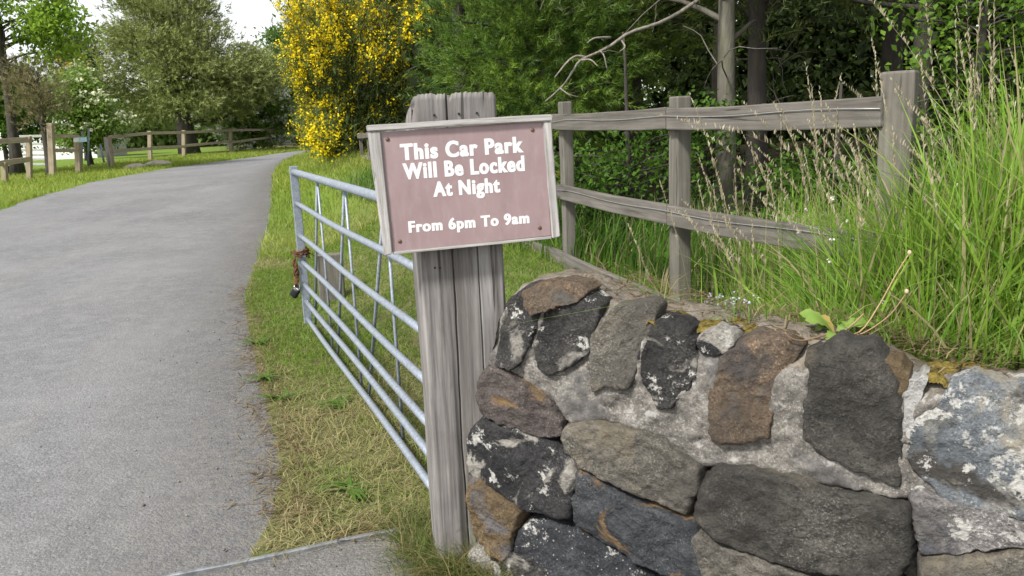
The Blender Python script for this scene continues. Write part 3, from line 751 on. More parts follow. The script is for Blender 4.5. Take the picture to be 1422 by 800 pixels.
for px, py in ((538, 193.5), (739, 180.5), (749, 316), (555, 335)):
    u_, v_ = suv(px, py)
    bm = bmesh.new(); bmesh.ops.create_uvsphere(bm, u_segments=12, v_segments=6, radius=.0062)
    for v in bm.verts: v.co.z *= .4
    mk('screw', *bm_out(bm), SCREW, sign, M=SM @ Matrix.Translation((u_, v_, .0045)), smooth=True)
def text_mesh(body):
    cu = bpy.data.curves.new('lettering', 'FONT'); cu.body = body; cu.size = 1; cu.offset = .030; cu.space_character = 1.15; cu.space_word = 1.0
    cu.resolution_u = 6; cu.extrude = .004
    ob = bpy.data.objects.new('lettering', cu); COL.objects.link(ob)
    dg = bpy.context.evaluated_depsgraph_get(); me = bpy.data.meshes.new_from_object(ob.evaluated_get(dg))
    V = np.array([v.co[:] for v in me.vertices]); Fa = [tuple(p.vertices) for p in me.polygons]
    bpy.data.objects.remove(ob); bpy.data.meshes.remove(me); bpy.data.curves.remove(cu); return V, Fa
# each line: text, left end and right end of the baseline, cap height in photo pixels
for body, bl, br, cap in (('This Car Park', (556.5, 222), (727, 210.5), 23.0), ('Will Be Locked', (560, 248.5), (728.5, 236.5), 22.5), ('At Night', (601.5, 272.5), (694.5, 266.0), 21.0), ('From 6pm To 9am', (567.5, 322.5), (735, 309), 16.0)):
    V, Fa = text_mesh(body)
    V, Fa = join([(V + np.array([dx, dy, dz]), Fa) for dx, dy, dz in ((-.030, -.004, 0), (.0, .006, .003), (.030, -.004, .006))])
    a = suv(*bl); b = suv(*br); ax = (b - a); Lx = np.linalg.norm(ax); ax /= Lx; ay = np.array([-ax[1], ax[0]])
    hc = np.linalg.norm(suv(bl[0], bl[1] - cap) - a)
    x0, x1 = V[:, 0].min(), V[:, 0].max(); capu = .71 + .04
    U = a + np.outer((V[:, 0] - x0) / (x1 - x0) * Lx, ax) + np.outer(V[:, 1] / capu * hc, ay)
    W = np.stack([U[:, 0], U[:, 1], .0045 + V[:, 2] * .02], -1)
    mk('lettering', W, Fa, WHITE, sign, M=SM)

# ------------------------------------------------------------------ stone wall
wall = thing('stone_wall', 'low rubble stone wall with pale mortar ending at the timber gatepost', 'wall', WP)
WM = frame(WP, WD, (0, 0, 1), WN)                                  # local: u along, v up, n out of the face
def wuv(px, py):
    q = onplane(px, py, WP, WN) - WP; return np.array([q @ WD, q[2]])
tp = np.array([wuv(*p) for p in ((700, 405), (735, 400), (790, 405), (830, 425), (890, 440), (930, 452), (1000, 470), (1080, 474), (1165, 484), (1225, 505), (1280, 525), (1350, 533), (1422, 540))])
jl = np.array([wuv(*p) for p in ((655, 500), (790, 590), (975, 650), (1250, 695), (1422, 715))])
Uw = np.arange(-.12, 2.75, .009)
topz = np.interp(Uw, tp[:, 0], tp[:, 1], left=tp[0, 1] - .02, right=.83) + .02 * (fbm(Uw * 4, Uw * 0, 77) - .5)
jz = np.interp(Uw, jl[:, 0], jl[:, 1])
WT = .27
_ul = np.array([wuv(*p) for p in ((655, 790), (655, 640), (660, 580), (672, 520), (690, 470), (700, 420), (704, 395))])
ULv = _ul[:, 1]; ULu = _ul[:, 0]
ST = [
    ('black', [(694, 500), (697, 450), (704, 418), (728, 400), (752, 408), (752, 432), (742, 460), (736, 480), (724, 504)], .016, (.1, -.25)),
    ('brown', [(726, 404), (745, 396), (775, 391), (806, 398), (815, 406), (800, 420), (770, 428), (742, 436)], .002, (0, -.45)),
    ('black', [(758, 424), (776, 411), (813, 415), (832, 430), (824, 460), (816, 484), (806, 497), (787, 508), (769, 514), (753, 506), (747, 485), (751, 455)], .020, (0, -.15)),
    ('grey', [(824, 462), (845, 436), (885, 426), (908, 436), (893, 480), (884, 515), (872, 536), (845, 531), (828, 540), (822, 505)], .016, (0, -.2)),
    ('black', [(889, 505), (895, 474), (907, 453), (930, 449), (957, 461), (963, 490), (966, 512), (955, 537), (935, 558), (917, 560), (900, 536)], .026, (0, -.12)),
    ('blackwhite', [(968, 470), (985, 461), (1010, 463), (1018, 476), (1005, 489), (985, 493), (972, 486)], .006, (0, 0)),
    ('brown', [(996, 506), (1008, 486), (1040, 475), (1078, 473), (1107, 490), (1096, 510), (1076, 526), (1070, 570), (1069, 600), (1040, 609), (1005, 608), (990, 590), (990, 545)], .018, (0, -.12)),
    ('darkgrey', [(1124, 498), (1165, 483), (1205, 486), (1230, 512), (1247, 532), (1249, 600), (1247, 667), (1230, 661), (1185, 646), (1155, 631), (1127, 615), (1119, 590), (1121, 530)], .030, (0, -.05)),
    ('ochre', [(1226, 504), (1250, 507), (1263, 520), (1262, 534), (1252, 552), (1250, 600), (1247, 560), (1243, 528)], .006, (0, -.1)),
    ('white', [(1253, 548), (1258, 531), (1290, 526), (1281, 548), (1270, 572), (1267, 605), (1257, 606), (1252, 580)], .002, (0, 0)),
    ('pale', [(1256, 612), (1266, 612), (1284, 655), (1280, 668), (1262, 650), (1250, 632)], .002, (0, 0)),
    ('bluegrey', [(1264, 600), (1272, 578), (1300, 562), (1320, 545), (1350, 534), (1390, 540), (1430, 545), (1462, 590), (1455, 690), (1415, 713), (1390, 701), (1350, 694), (1330, 689), (1300, 674), (1280, 655), (1268, 630)], .020, (0, -.12)),
    ('purple', [(666, 525), (676, 508), (695, 506), (720, 522), (745, 540), (768, 552), (786, 580), (786, 602), (760, 606), (730, 595), (700, 585), (672, 574), (665, 550)], .034, (0, .05)),
    ('blackwhite', [(652, 604), (660, 590), (679, 579), (719, 592), (771, 612), (802, 637), (806, 650), (798, 716), (771, 716), (729, 704), (690, 675), (655, 654)], .035, (0, 0)),
    ('grey', [(782, 600), (797, 586), (830, 583), (860, 587), (902, 600), (945, 622), (972, 646), (974, 675), (960, 713), (934, 701), (892, 685), (855, 668), (808, 643), (787, 622)], .036, (0, 0)),
    ('slate', [(805, 652), (822, 652), (850, 670), (902, 699), (963, 718), (977, 745), (988, 800), (960, 812), (905, 790), (870, 768), (830, 745), (797, 720), (800, 690)], .030, (0, .1)),
    ('ochre', [(656, 665), (664, 656), (674, 658), (698, 679), (729, 704), (726, 728), (716, 760), (706, 777), (687, 768), (664, 742), (655, 700)], .040, (0, 0)),
    ('speck', [(720, 727), (760, 717), (797, 730), (834, 748), (876, 778), (905, 805), (890, 835), (820, 845), (740, 835), (718, 795)], .030, (0, 0)),
    ('pale', [(657, 762), (668, 757), (684, 766), (700, 781), (708, 800), (705, 830), (690, 845), (660, 835)], .034, (0, 0)),
    ('darkgrey', [(700, 792), (722, 781), (738, 800), (740, 830), (720, 845), (707, 830)], .024, (0, 0)),
    ('darkgrey', [(965, 695), (985, 660), (1005, 642), (1050, 648), (1120, 661), (1165, 681), (1230, 687), (1264, 701), (1271, 750), (1267, 778), (1245, 806), (1180, 796), (1110, 785), (1050, 766), (995, 745), (968, 720)], .040, (0, 0)),
    ('grey', [(961, 745), (972, 733), (1000, 750), (1060, 770), (1110, 790), (1140, 805), (1140, 845), (1060, 850), (1000, 835), (975, 795)], .030, (0, .1)),
    ('grey', [(1275, 776), (1300, 768), (1350, 764), (1422, 760), (1470, 765), (1475, 840), (1380, 850), (1290, 845), (1274, 810)], .034, (0, 0)),
    ('mottled', [(1268, 690), (1280, 674), (1300, 684), (1335, 697), (1380, 708), (1420, 720), (1455, 716), (1462, 755), (1380, 755), (1340, 764), (1285, 765), (1272, 730)], .024, (0, .05)),
    ('darkgrey', [(1148, 812), (1190, 803), (1250, 812), (1268, 830), (1265, 875), (1150, 880)], .03, (0, 0)),
]
POLYS = [np.array([wuv(*p) for p in px]) for _, px, _, _ in ST]
def sunk(u, v):                          # mortar lies lower under each stone
    d = np.full(u.shape, -1.0)
    for p in POLYS: d = np.maximum(d, sdist(u, v, p))
    return ss(.0, .016, d)
rows = []
nv, ntp, nb = 100, 26, 14
for k in range(nv):                                                # front face
    v = topz * (k / (nv - 1)) - .02
    rec = -.066 + .070 * ss(-.02, .012, v - jz) - .03 * sunk(Uw, v)
    n = rec + .034 * (fbm(Uw * 14 + 3, v * 14, 12) - .5) + .020 * (fbm(Uw * 48, v * 48, 13) - .5)
    f = k / (nv - 1); n = n - .05 * max(0, (f - .93) / .07) ** 2
    rows.append(np.stack([np.maximum(Uw, np.interp(v, ULv, ULu)), v, n], -1))
for k in range(1, ntp):
    w = k / (ntp - 1); n = -.06 - (WT - .06) * w
    nn_ = np.full_like(Uw, n)
    v = topz - .005 + .03 * (fbm(Uw * 7, nn_ * 7 + 9, 15) - .5) + .018 * (fbm(Uw * 22, nn_ * 22, 16) - .5) + .035 * w * (1 - ss(.85, 1.2, Uw)) - .03 * w * w
    rows.append(np.stack([np.maximum(Uw, ULu[-1] + .01), v, nn_], -1))
for k in range(1, nb):
    v = (topz - .04) * (1 - k / (nb - 1)) - .02; rows.append(np.stack([np.maximum(Uw, ULu[-1] + .01), v, np.full_like(Uw, -WT)], -1))
G = np.array(rows); nr, nu = G.shape[:2]
idx = np.arange(nr * nu).reshape(nr, nu)
Fq = [tuple(f) for f in np.stack([idx[:-1, :-1], idx[:-1, 1:], idx[1:, 1:], idx[1:, :-1]], -1).reshape(-1, 4)]
Fq += [tuple(idx[:, 0][::1]), tuple(idx[:, -1][::-1])]
mk('mortar', G.reshape(-1, 3), Fq, MORTAR, wall, smooth=True, M=WM)
def stone(poly_uv, kind, prot=.022, back=-.10, seed=0, label=None, tilt=(0, 0), flush=False):
    P = np.array(poly_uv, float)
    c = P.mean(0)
    if flush: P = c + (P - c) * 1.10
    else: P = c + (P - c) * 1.025
    for it in range(2):
        a = .25 if it else .10
        P = np.stack([P * (1 - a) + np.roll(P, -1, 0) * a, P * a + np.roll(P, -1, 0) * (1 - a)], 1).reshape(-1, 2)
    Pc = np.concatenate([P, P[:1]]); s = np.concatenate([[0], np.cumsum(np.linalg.norm(np.diff(Pc, axis=0), axis=1))])
    n = 116; t = np.linspace(0, s[-1], n, endpoint=False)
    O = np.stack([np.interp(t, s, Pc[:, 0]), np.interp(t, s, Pc[:, 1])], 1)
    c = O.mean(0); dirs = (O - c); rad = np.linalg.norm(dirs, axis=1, keepdims=True) if False else np.linalg.norm(dirs, axis=1)[:, None]
    size = float(rad.mean())
    O = O + dirs / rad * (.022 * (fbm(O[:, 0] * 22 + seed, O[:, 1] * 26, 5) - .5) + .012 * (fbm(O[:, 0] * 80, O[:, 1] * 80 + seed, 6) - .5))[:, None]
    prof = [(1.0, back), (1.02, -.06), (1.015, -.03), (1.0, -.012), (.985, .0), (.97, .55 * prot), (.95, .80 * prot), (.91, .96 * prot)] + [(float(q), prot) for q in np.linspace(.865, .03, 30)]
    V = []
    amp = min(1, size / .07)
    def disp(q):
        a_ = mnoise.fractal(Vector((q[0] * 9 + seed, q[1] * 9, 2)), .75, 2.1, 6) * .014
        v_ = mnoise.voronoi(Vector((q[0] * 13 + seed, q[1] * 13, seed)))[0]
        return (a_ + .022 * (min(v_[1] - v_[0], .5) - .25) + .016 * (v_[0] - .3)) * amp * (.75 if flush else .85)
    for sca, nn_ in prof:
        k_ = 1.0 if sca < .95 else .5 if sca < .99 else .0
        for q in c + (O - c) * sca:
            z = nn_ + (k_ * disp(q) if k_ else 0)
            z += ((q[0] - c[0]) * tilt[0] + (q[1] - c[1]) * tilt[1]) * (1 if nn_ > -.04 else 0)
            V.append((q[0], q[1], z))
    V.append((c[0], c[1], prot + disp(c)))
    Fa = []
    for r in range(len(prof) - 1):
        for i in range(n): Fa.append((r * n + i, r * n + (i + 1) % n, (r + 1) * n + (i + 1) % n, (r + 1) * n + i))
    r = len(prof) - 1
    for i in range(n): Fa.append((r * n + i, r * n + (i + 1) % n, len(V) - 1))
    o = mk('stone', V, Fa, STONE[kind], wall, smooth=True, M=WM)
    if label: o['label'] = label
    return o
for i, (kd, px, pr_, tl) in enumerate(ST):
    stone([wuv(*p) for p in px], kd, pr_ * (.30 if i < 12 else .95), seed=i * 3.7, tilt=tl, flush=i < 12 or i == 23)
# the wall goes on beyond the frame: more stones to the right and in the lowest course
kinds = ['darkgrey', 'grey', 'slate', 'mottled', 'brown', 'bluegrey', 'black', 'purple']
def rect(u0, u1, v0, v1):
    j = lambda: rng.uniform(-.012, .012)
    m = .012
    return [(u0 + m + j(), v0 + m + j()), ((u0 + u1) / 2, v0 + m + j()), (u1 - m + j(), v0 + m + j()), (u1 - m + j(), (v0 + v1) / 2), (u1 - m + j(), v1 - m + j()), ((u0 + u1) / 2 + j(), v1 - m + j()), (u0 + m + j(), v1 - m + j()), (u0 + m + j(), (v0 + v1) / 2)]
k = 0
for v0, v1, u in ((.0, .15, -.08), (.15, .33, 1.42), (.33, .53, 1.47), (.55, .80, 1.44)):
    while u < 2.6:
        wd = rng.uniform(.16, .34); stone(rect(u, u + wd, v0, v1), kinds[int(rng.integers(8))], .03, seed=50 + k * 1.3); u += wd; k += 1
# moss and dry litter on the top
L = []
for px, py, off, su, sn, h in ((985, 447, .10, .085, .06, .022), (935, 440, .12, .05, .05, .018), (1040, 446, .16, .06, .05, .016), (905, 440, .03, .018, .022, .014), (1330, 515, .12, .055, .05, .02), (1300, 545, .03, .03, .018, .018), (1370, 512, .16, .05, .04, .014), (1010, 440, .2, .1, .06, .014)):
    u0, v0 = wuv(px, py); u0 = u0 - off * .25; tv = np.interp(u0, Uw, topz)
    g = np.linspace(-1, 1, 22); a, b = np.meshgrid(g, g, indexing='ij'); r = np.sqrt(a * a + b * b)
    hh = h * np.clip(1 - r ** 2, -.6, 1) + .010 * (fbm(a * 4 + px, b * 4, 3) - .5) + .006 * (fbm(a * 12 + px, b * 12, 4) - .5)
    W = np.stack([u0 + a * su, tv - .008 - .02 * off + hh, -off + b * sn], -1).reshape(-1, 3)
    idx = np.arange(22 * 22).reshape(22, 22)
    Fm = np.stack([idx[:-1, :-1], idx[:-1, 1:], idx[1:, 1:], idx[1:, :-1]], -1).reshape(-1, 4)
    L.append((WP + W[:, :1] * WD + W[:, 1:2] * np.array([0, 0, 1.0]) + W[:, 2:] * WN, Fm, np.ones((len(W), 3))))
V, Fa, C = cat3(L)
tag(mk('moss', V, Fa, MOSS, smooth=True), 'golden brown moss cushions on top of the stone wall', 'moss', kind='stuff')
n = 1700
u = rng.uniform(.2, 1.9, n); off = rng.uniform(.05, .42, n); tv = np.interp(u, Uw, topz) + .006
k = rng.random(n) < .25 + .75 * ss(.1, .35, off)
u, off, tv = u[k], off[k], tv[k]; n = len(u)
P = WP + u[:, None] * WD - off[:, None] * WN + np.array([0, 0, 1.0]) * (tv - .03 * off + rng.uniform(0, .012, n))[:, None]
a = rng.uniform(0, 2 * PI, n); Ls = rng.gamma(3, .010, n)
d = np.stack([np.cos(a), np.sin(a), rng.normal(0, .2, n)], -1) * Ls[:, None]; s = np.stack([-np.sin(a), np.cos(a), a * 0], -1) * rng.uniform(.0008, .0024, (n, 1))
V = np.stack([P - d - s, P - d + s, P + d + s, P + d - s], 1).reshape(-1, 3)
C = np.repeat(lerp((.38, .30, .19), (.15, .10, .06), rng.random(n)), 4, 0)
tag(mk('dead_litter', V, np.arange(4 * n).reshape(-1, 4), GRASS, col=C), 'dead stems and brown litter lying along the wall top', 'litter', kind='stuff')

# ------------------------------------------------------------------ near fence
fence = thing('rail_fence', 'weathered three rail wooden fence with wires along the bank behind the wall', 'fence', (.789, 3.86, .5))
FP = [at(1236, 200, 2.71), at(936, 200, 3.86), at(780, 200, 5.4)]
FP = [np.array([p[0], p[1], 0]) for p in FP]
fd = nrm(FP[2] - FP[1])
for k in range(1, 9): FP.append(FP[2] + fd * 1.75 * k)
FH = [1.43, .985, .55]
tops = [1.550, 1.525, 1.555] + [1.50] * 9
for i, p in enumerate(FP):
    zb = tz(p[0], p[1]) - .1; drop = 0.0 if i < 3 else -.02 * (i - 2)
    w_ = (.100, .082, .082)[i] if i < 3 else .085
    H_ = tops[i] + drop - zb
    dn = nrm(FP[min(i + 1, len(FP) - 1)] - FP[max(i - 1, 0)])
    yv = np.cross((0, 0, 1), dn)
    face = nrm(dn * .55 - yv * .85) if i == 0 else dn
    Mx = frame(p + np.array([0, 0, zb + H_ / 2]) + yv * -.03, face, np.cross((0, 0, 1), face), (0, 0, 1))
    mk('post', *board(w_, w_ * (.9 if i else 1.0), H_, .008, 12, .003, i), WOODZ, fence, M=Mx)
for j, z in enumerate(FH):
    for i in range(len(FP) - 1):
        a = FP[i].copy(); b = FP[i + 1].copy()
        a[2] = z + (0 if i < 3 else -.02 * (i - 2)); b[2] = z + (0 if i + 1 < 3 else -.02 * (i - 1))
        if i == 0: a[2] += .0; 
        dv = b - a; Lr = np.linalg.norm(dv); xv = dv / Lr; yv = nrm(np.cross((0, 0, 1), xv)); zv = np.cross(xv, yv)
        off = .028
        ctr = (a + b) / 2 + yv * off + np.array([0, 0, .004 * ((i + j) % 3 - 1)])
        Mx = frame(ctr, xv, yv, zv)
        mk('rail', *board(Lr - .004, .034, .098 if j == 0 else .092, .005, 14, .0014, i * 3 + j, sag=-.006), WOODX, fence, M=Mx)
for j, (z, dz) in enumerate(((FH[0], .006), (FH[1], .018))):
    pts = []
    for i in range(5):
        a = FP[i]; b = FP[i + 1]; yv = nrm(np.cross((0, 0, 1), b - a))
        for t in np.linspace(0, 1, 9)[:-1]:
            q = a * (1 - t) + b * t; zz = z + (0 if i < 2 else -.02 * (i - 2 + t))
            pts.append(np.array([q[0], q[1], zz + dz + .006 * math.sin(t * 7 + i * 2)]) + yv * .05)
    mk('wire', *tube(pts, .0015, 6), WIRE, fence, smooth=True)

# ------------------------------------------------------------------ foliage
def leaves(C, s, asp=.5, upb=.5, col=None, fold=.15):
    N = len(C); s = np.broadcast_to(s, (N,))[:, None]
    d = rng.normal(0, 1, (N, 3)); d[:, 2] -= .25; d /= np.linalg.norm(d, axis=1)[:, None]
    nn = rng.normal(0, 1, (N, 3)); nn[:, 2] += upb * 2; b = np.cross(nn, d); b /= np.linalg.norm(b, axis=1)[:, None] + 1e-9
    nn = np.cross(d, b)
    V = np.stack([C - d * s * .5, C + b * s * asp * .5 + nn * s * fold * .5 - d * s * .06, C + d * s * .5 - nn * s * .1, C - b * s * asp * .5 + nn * s * fold * .5 - d * s * .06], 1).reshape(-1, 3)
    return V, np.arange(4 * N).reshape(N, 4), np.repeat(col, 4, 0)
def tufts(C, D, L, nper, nl, w, col, spread=.55, jit=.2):        # needle shoots: D directions, L shoot lengths
    N = len(C); q = np.repeat(np.arange(N), nper); M_ = len(q)
    t = rng.random(M_); D = D / np.linalg.norm(D, axis=1)[:, None]
    r = rng.normal(0, 1, (M_, 3)); r -= D[q] * (r * D[q]).sum(1)[:, None]; r /= np.linalg.norm(r, axis=1)[:, None]
    dd = D[q] * (1 - spread * .6) + r * spread * 1.15; dd /= np.linalg.norm(dd, axis=1)[:, None]
    p = C[q] + D[q] * (L[q] * t)[:, None]
    ln = nl * rng.uniform(.6, 1.15, M_)[:, None]; s = np.cross(dd, rng.normal(0, 1, (M_, 3))); s /= np.linalg.norm(s, axis=1)[:, None] + 1e-9
    V = np.stack([p - s * w, p + s * w, p + dd * ln], 1).reshape(-1, 3)
    cc = col[q] * rng.uniform(1 - jit, 1 + jit, (M_, 1))
    return V, np.arange(3 * M_).reshape(M_, 3), np.repeat(cc, 3, 0)
def in_ell(n, c, r, shell=.5):
    d = rng.normal(0, 1, (n, 3)); d /= np.linalg.norm(d, axis=1)[:, None]
    return np.array(c) + d * (rng.random(n) ** (shell))[:, None] * np.array(r)
def wig(a, b, n, amp, sag=0.0):
    a = np.array(a, float); b = np.array(b, float); L = np.linalg.norm(b - a); t = np.linspace(0, 1, n)[:, None]
    P = a * (1 - t) + b * t + np.cumsum(rng.normal(0, 1, (n, 3)), 0) * amp * L / n * np.minimum(1, t * 3)
    P[:, 2] += sag * L * (t * (1 - t) * 4)[:, 0]; return P
def trunk_mesh(base, top, r0, r1, lean=.02, n=9):
    P = wig(base, top, n, lean); return P, tube(P, np.linspace(r0, r1, n) * (1 + .5 * np.exp(-np.linspace(0, 8, n))), 10)
def build_tree(name, label, cat, base, H, r0, ells, n_cl, per, cl_r, lsize, ca, cb, mode='leaf', group=None, bark=None, asp=.55, limb_r=.28, blossom=None, shell=.45, upb=.5, top_bias=0.0, trunk_top=.85, flat=.6):
    base = np.array(base, float); base[2] = tz(base[0], base[1]) - .1
    t = thing(name, label, cat, base, group)
    P, tm = trunk_mesh(base, base + np.array([rng.normal(0, .03) * H, rng.normal(0, .03) * H, H * trunk_top]), r0, r0 * .25)
    parts = [tm]; cl = []; wts = np.array([e_[2] for e_ in ells], float); wts /= wts.sum()
    for (c, r, w) in ells: cl.append(in_ell(max(3, int(n_cl * w / sum(e_[2] for e_ in ells))), base + np.array(c), r, shell))
    cl = np.concatenate(cl); nC = len(cl)
    for c in cl[rng.permutation(nC)[:min(nC, 46)]]:
        hz = np.clip(c[2] - base[2] - .25 * np.linalg.norm((c - base)[:2]), .12 * H, H * trunk_top * .97)
        f = hz / (H * trunk_top) * (len(P) - 1); i = int(min(f, len(P) - 2)); a = P[i] * (1 - (f - i)) + P[i + 1] * (f - i)
        W = wig(a, c, 6, .18, .04); parts.append(tube(W, np.linspace(r0 * limb_r * (1.1 - .7 * hz / H), .006 + r0 * .03, 6), 5, False))
    mk('trunk', *join(parts), bark or BARKD, t, smooth=True)
    q = np.repeat(np.arange(nC), per); N = len(q)
    g = rng.normal(0, 1, (N, 3)); g[:, 2] *= flat
    C = cl[q] + g * cl_r
    tone = np.clip(rng.normal(.5, .28, nC), 0, 1)
    col = lerp(ca, cb, np.clip(tone[q] + rng.normal(0, .15, N), 0, 1)) * rng.uniform(.75, 1.25, (N, 1))
    if mode == 'leaf': V, Fa, Cc = leaves(C, lsize * rng.uniform(.6, 1.3, N), asp, upb, col)
    else:
        D = (C - cl[q]) * .8 + (cl[q] - (base + np.array([0, 0, H * .5]))) * .25; D /= np.linalg.norm(D, axis=1)[:, None] + 1e-9; D[:, 2] += .55; D += rng.normal(0, .25, D.shape)
        nper, nl, w_, sl = mode[1:]
        V, Fa, Cc = tufts(C, D, np.full(N, sl) * rng.uniform(.6, 1.3, N), nper, nl, w_, col)
    mk('crown', V, Fa, LEAF if mode == 'leaf' else NEEDLE, t, col=Cc)
    if blossom:
        nb_, bs, bc = blossom
        k = rng.integers(0, N, nb_); oc = cl[q[k]] - (base + np.array([0, 0, H * .35])); oc /= np.linalg.norm(oc, axis=1)[:, None] + 1e-9; up_ = cl[q[k]] + oc * cl_r * 1.3 + (C[k] - cl[q[k]]) * .9 + np.array([0, 0, cl_r * .3])
        patch = tone[q[k]] > .42; up_ = up_[patch]; m = len(up_)
        up_ = np.repeat(up_, 4, 0) + rng.normal(0, cl_r * .22, (m * 4, 3)) * np.array([1, 1, .5])
        V, Fa, Cc = leaves(up_, bs * rng.uniform(.6, 1.2, m * 4), .9, 1.2, np.array(bc) * rng.uniform(.85, 1.08, (m * 4, 1)))
        mk('blossom', V, Fa, PETAL, t, col=Cc)
    return t

G_L1, G_L2 = (.17, .30, .025), (.38, .52, .08)
def gpt(px, Yd):
    q = at(px, 200, Yd); return (q[0], q[1], 0)
# left of the lane
b = gpt(18, 27)
build_tree('leafy_tree', 'bright green broadleaf tree with spreading branches at the lane side fence', 'tree', b, 9.0, .17,
           [((-.4, 0, 6.5), (2.7, 2.2, 1.6), 3), ((1.6, 0, 4.7), (1.0, 1.4, 1.2), 1.0), ((-1.5, .0, 3.4), (1.0, 1.3, .7), .4), ((-.9, .0, 5.0), (1.6, 1.3, .5), .5)], 85, 190, .32, .17, G_L1, G_L2, bark=BARKD, shell=.4, trunk_top=.8)
build_tree('leafy_bush', 'rounded bright green bush behind the field gate', 'bush', gpt(6, 28.5), 4.2, .08, [((.3, 0, 2.4), (1.1, 1.1, 1.3), 1)], 60, 220, .28, .15, (.075, .17, .02), (.17, .30, .04), shell=.4)
build_tree('dead_conifer', 'small brown half dead conifer beside the tall fence post', 'tree', gpt(65, 26.4), 3.6, .13,
           [((.0, 0, 2.35), (.75, .7, .75), 1), ((-.35, 0, 3.2), (.8, .7, .5), .7)], 46, 26, .26, .1, (.17, .15, .07), (.27, .235, .12), mode=('t', 9, .16, .006, .12), bark=BARKD)
build_tree('hawthorn', 'pale flowering hawthorn beside the gap in the far fence', 'shrub', gpt(122, 33), 4.2, .10,
           [((0, 0, 1.9), (1.3, 1.2, 1.3), 1), ((-.3, 0, 3.0), (.8, .9, .8), .5)], 80, 220, .28, .14, (.15, .26, .035), (.29, .41, .09), blossom=(700, .14, (.62, .64, .44)), shell=.4, group='flowering hawthorns')
build_tree('gorse_bush', 'distant bush with a few orange yellow flowers above the hawthorn', 'bush', gpt(118, 44), 5.0, .1,
           [((0, 0, 3.6), (1.6, 1.2, 1.4), 1)], 40, 90, .34, .16, (.12, .16, .06), (.22, .24, .10), blossom=(90, .16, (.62, .40, .03)), shell=.4)
build_tree('distant_pine', 'small dark rounded pine far behind the hawthorn', 'tree', gpt(122, 68), 9.5, .2,
           [((.2, 0, 7.3), (1.7, 1.7, 1.7), 1), ((0, 0, 4.6), (2.2, 2, 1.6), .6)], 50, 60, .45, .25, (.055, .065, .035), (.10, .11, .055), mode=('t', 7, .35, .03, .3))
build_tree('scots_pine', 'large dark green pine with wide drooping branches behind the far fence', 'tree', gpt(262, 46), 12.5, .42,
           [((.2, 0, 3.7), (4.8, 4.0, 1.7), 1.5), ((-.2, 0, 5.9), (3.7, 3.4, 1.4), 1.2), ((-.3, 0, 7.7), (2.4, 2.4, 1.1), .6), ((-.5, 0, 9.8), (1.6, 1.7, 1.0), .4), ((3.0, 0, 4.4), (2.6, 2.4, .9), .5)], 230, 78, .50, .25, (.16, .19, .055), (.31, .35, .12), mode=('t', 9, .22, .02, .30), bark=BARKD, shell=.36, limb_r=.32)
build_tree('hawthorn', 'white flowering hawthorn by the fence at the bend of the lane', 'shrub', gpt(352, 52), 5.0, .12,
           [((0, 0, 2.0), (2.6, 1.8, 1.9), 1), ((1.2, 0, 2.8), (1.5, 1.4, 1.4), .6)], 110, 220, .36, .17, (.11, .20, .035), (.22, .33, .07), blossom=(2600, .20, (.74, .76, .66)), shell=.4, group='flowering hawthorns')
for (px, Yd, H_, rx, lab) in ((412, 60, 8.2, 2.6, 'dark green broadleaf tree rising behind the white hawthorn'), (350, 66, 6.6, 2.4, 'mid green tree showing right of the large pine'), (452, 54, 10.0, 3.0, 'dark tree filling the space behind the yellow broom'), (20, 60, 6.5, 3.0, 'green tree far behind the field gate')):
    build_tree('background_tree', lab, 'tree', gpt(px, Yd), H_, .18, [((0, 0, H_ * .58), (rx, rx, H_ * .40), 1), ((rx * .4, 0, H_ * .35), (rx, rx, H_ * .3), .6)], 110, 220, .5, .26, (.07, .14, .026), (.16, .25, .05), shell=.4)
# far wood as one mass
L = []
for (x0, x1, y0, y1, n, h0, h1) in ((-90, -10, 74, 92, 420, 3.0, 6.0), (-16, 60, 62, 90, 260, 7, 14)):
    c = np.stack([rng.uniform(x0, x1, n), rng.uniform(y0, y1, n), np.zeros(n)], -1)
    hh = rng.uniform(h0, h1, n); q = np.repeat(np.arange(n), 190); N = len(q)
    C = c[q] + rng.normal(0, 1, (N, 3)) * np.array([1.3, 1.3, 0]); C[:, 2] = .4 + hh[q] * rng.random(N) ** .8
    tone = rng.random(n)
    L.append(leaves(C, rng.uniform(.35, .7, N), .6, .5, lerp((.07, .125, .028), (.17, .24, .06), np.clip(tone[q] + rng.normal(0, .15, N), 0, 1))))
V, Fa, C = cat3(L)
tag(mk('distant_woods', V, Fa, LEAF, col=C), 'green mass of woods closing the view beyond the lane', 'woods', kind='stuff')

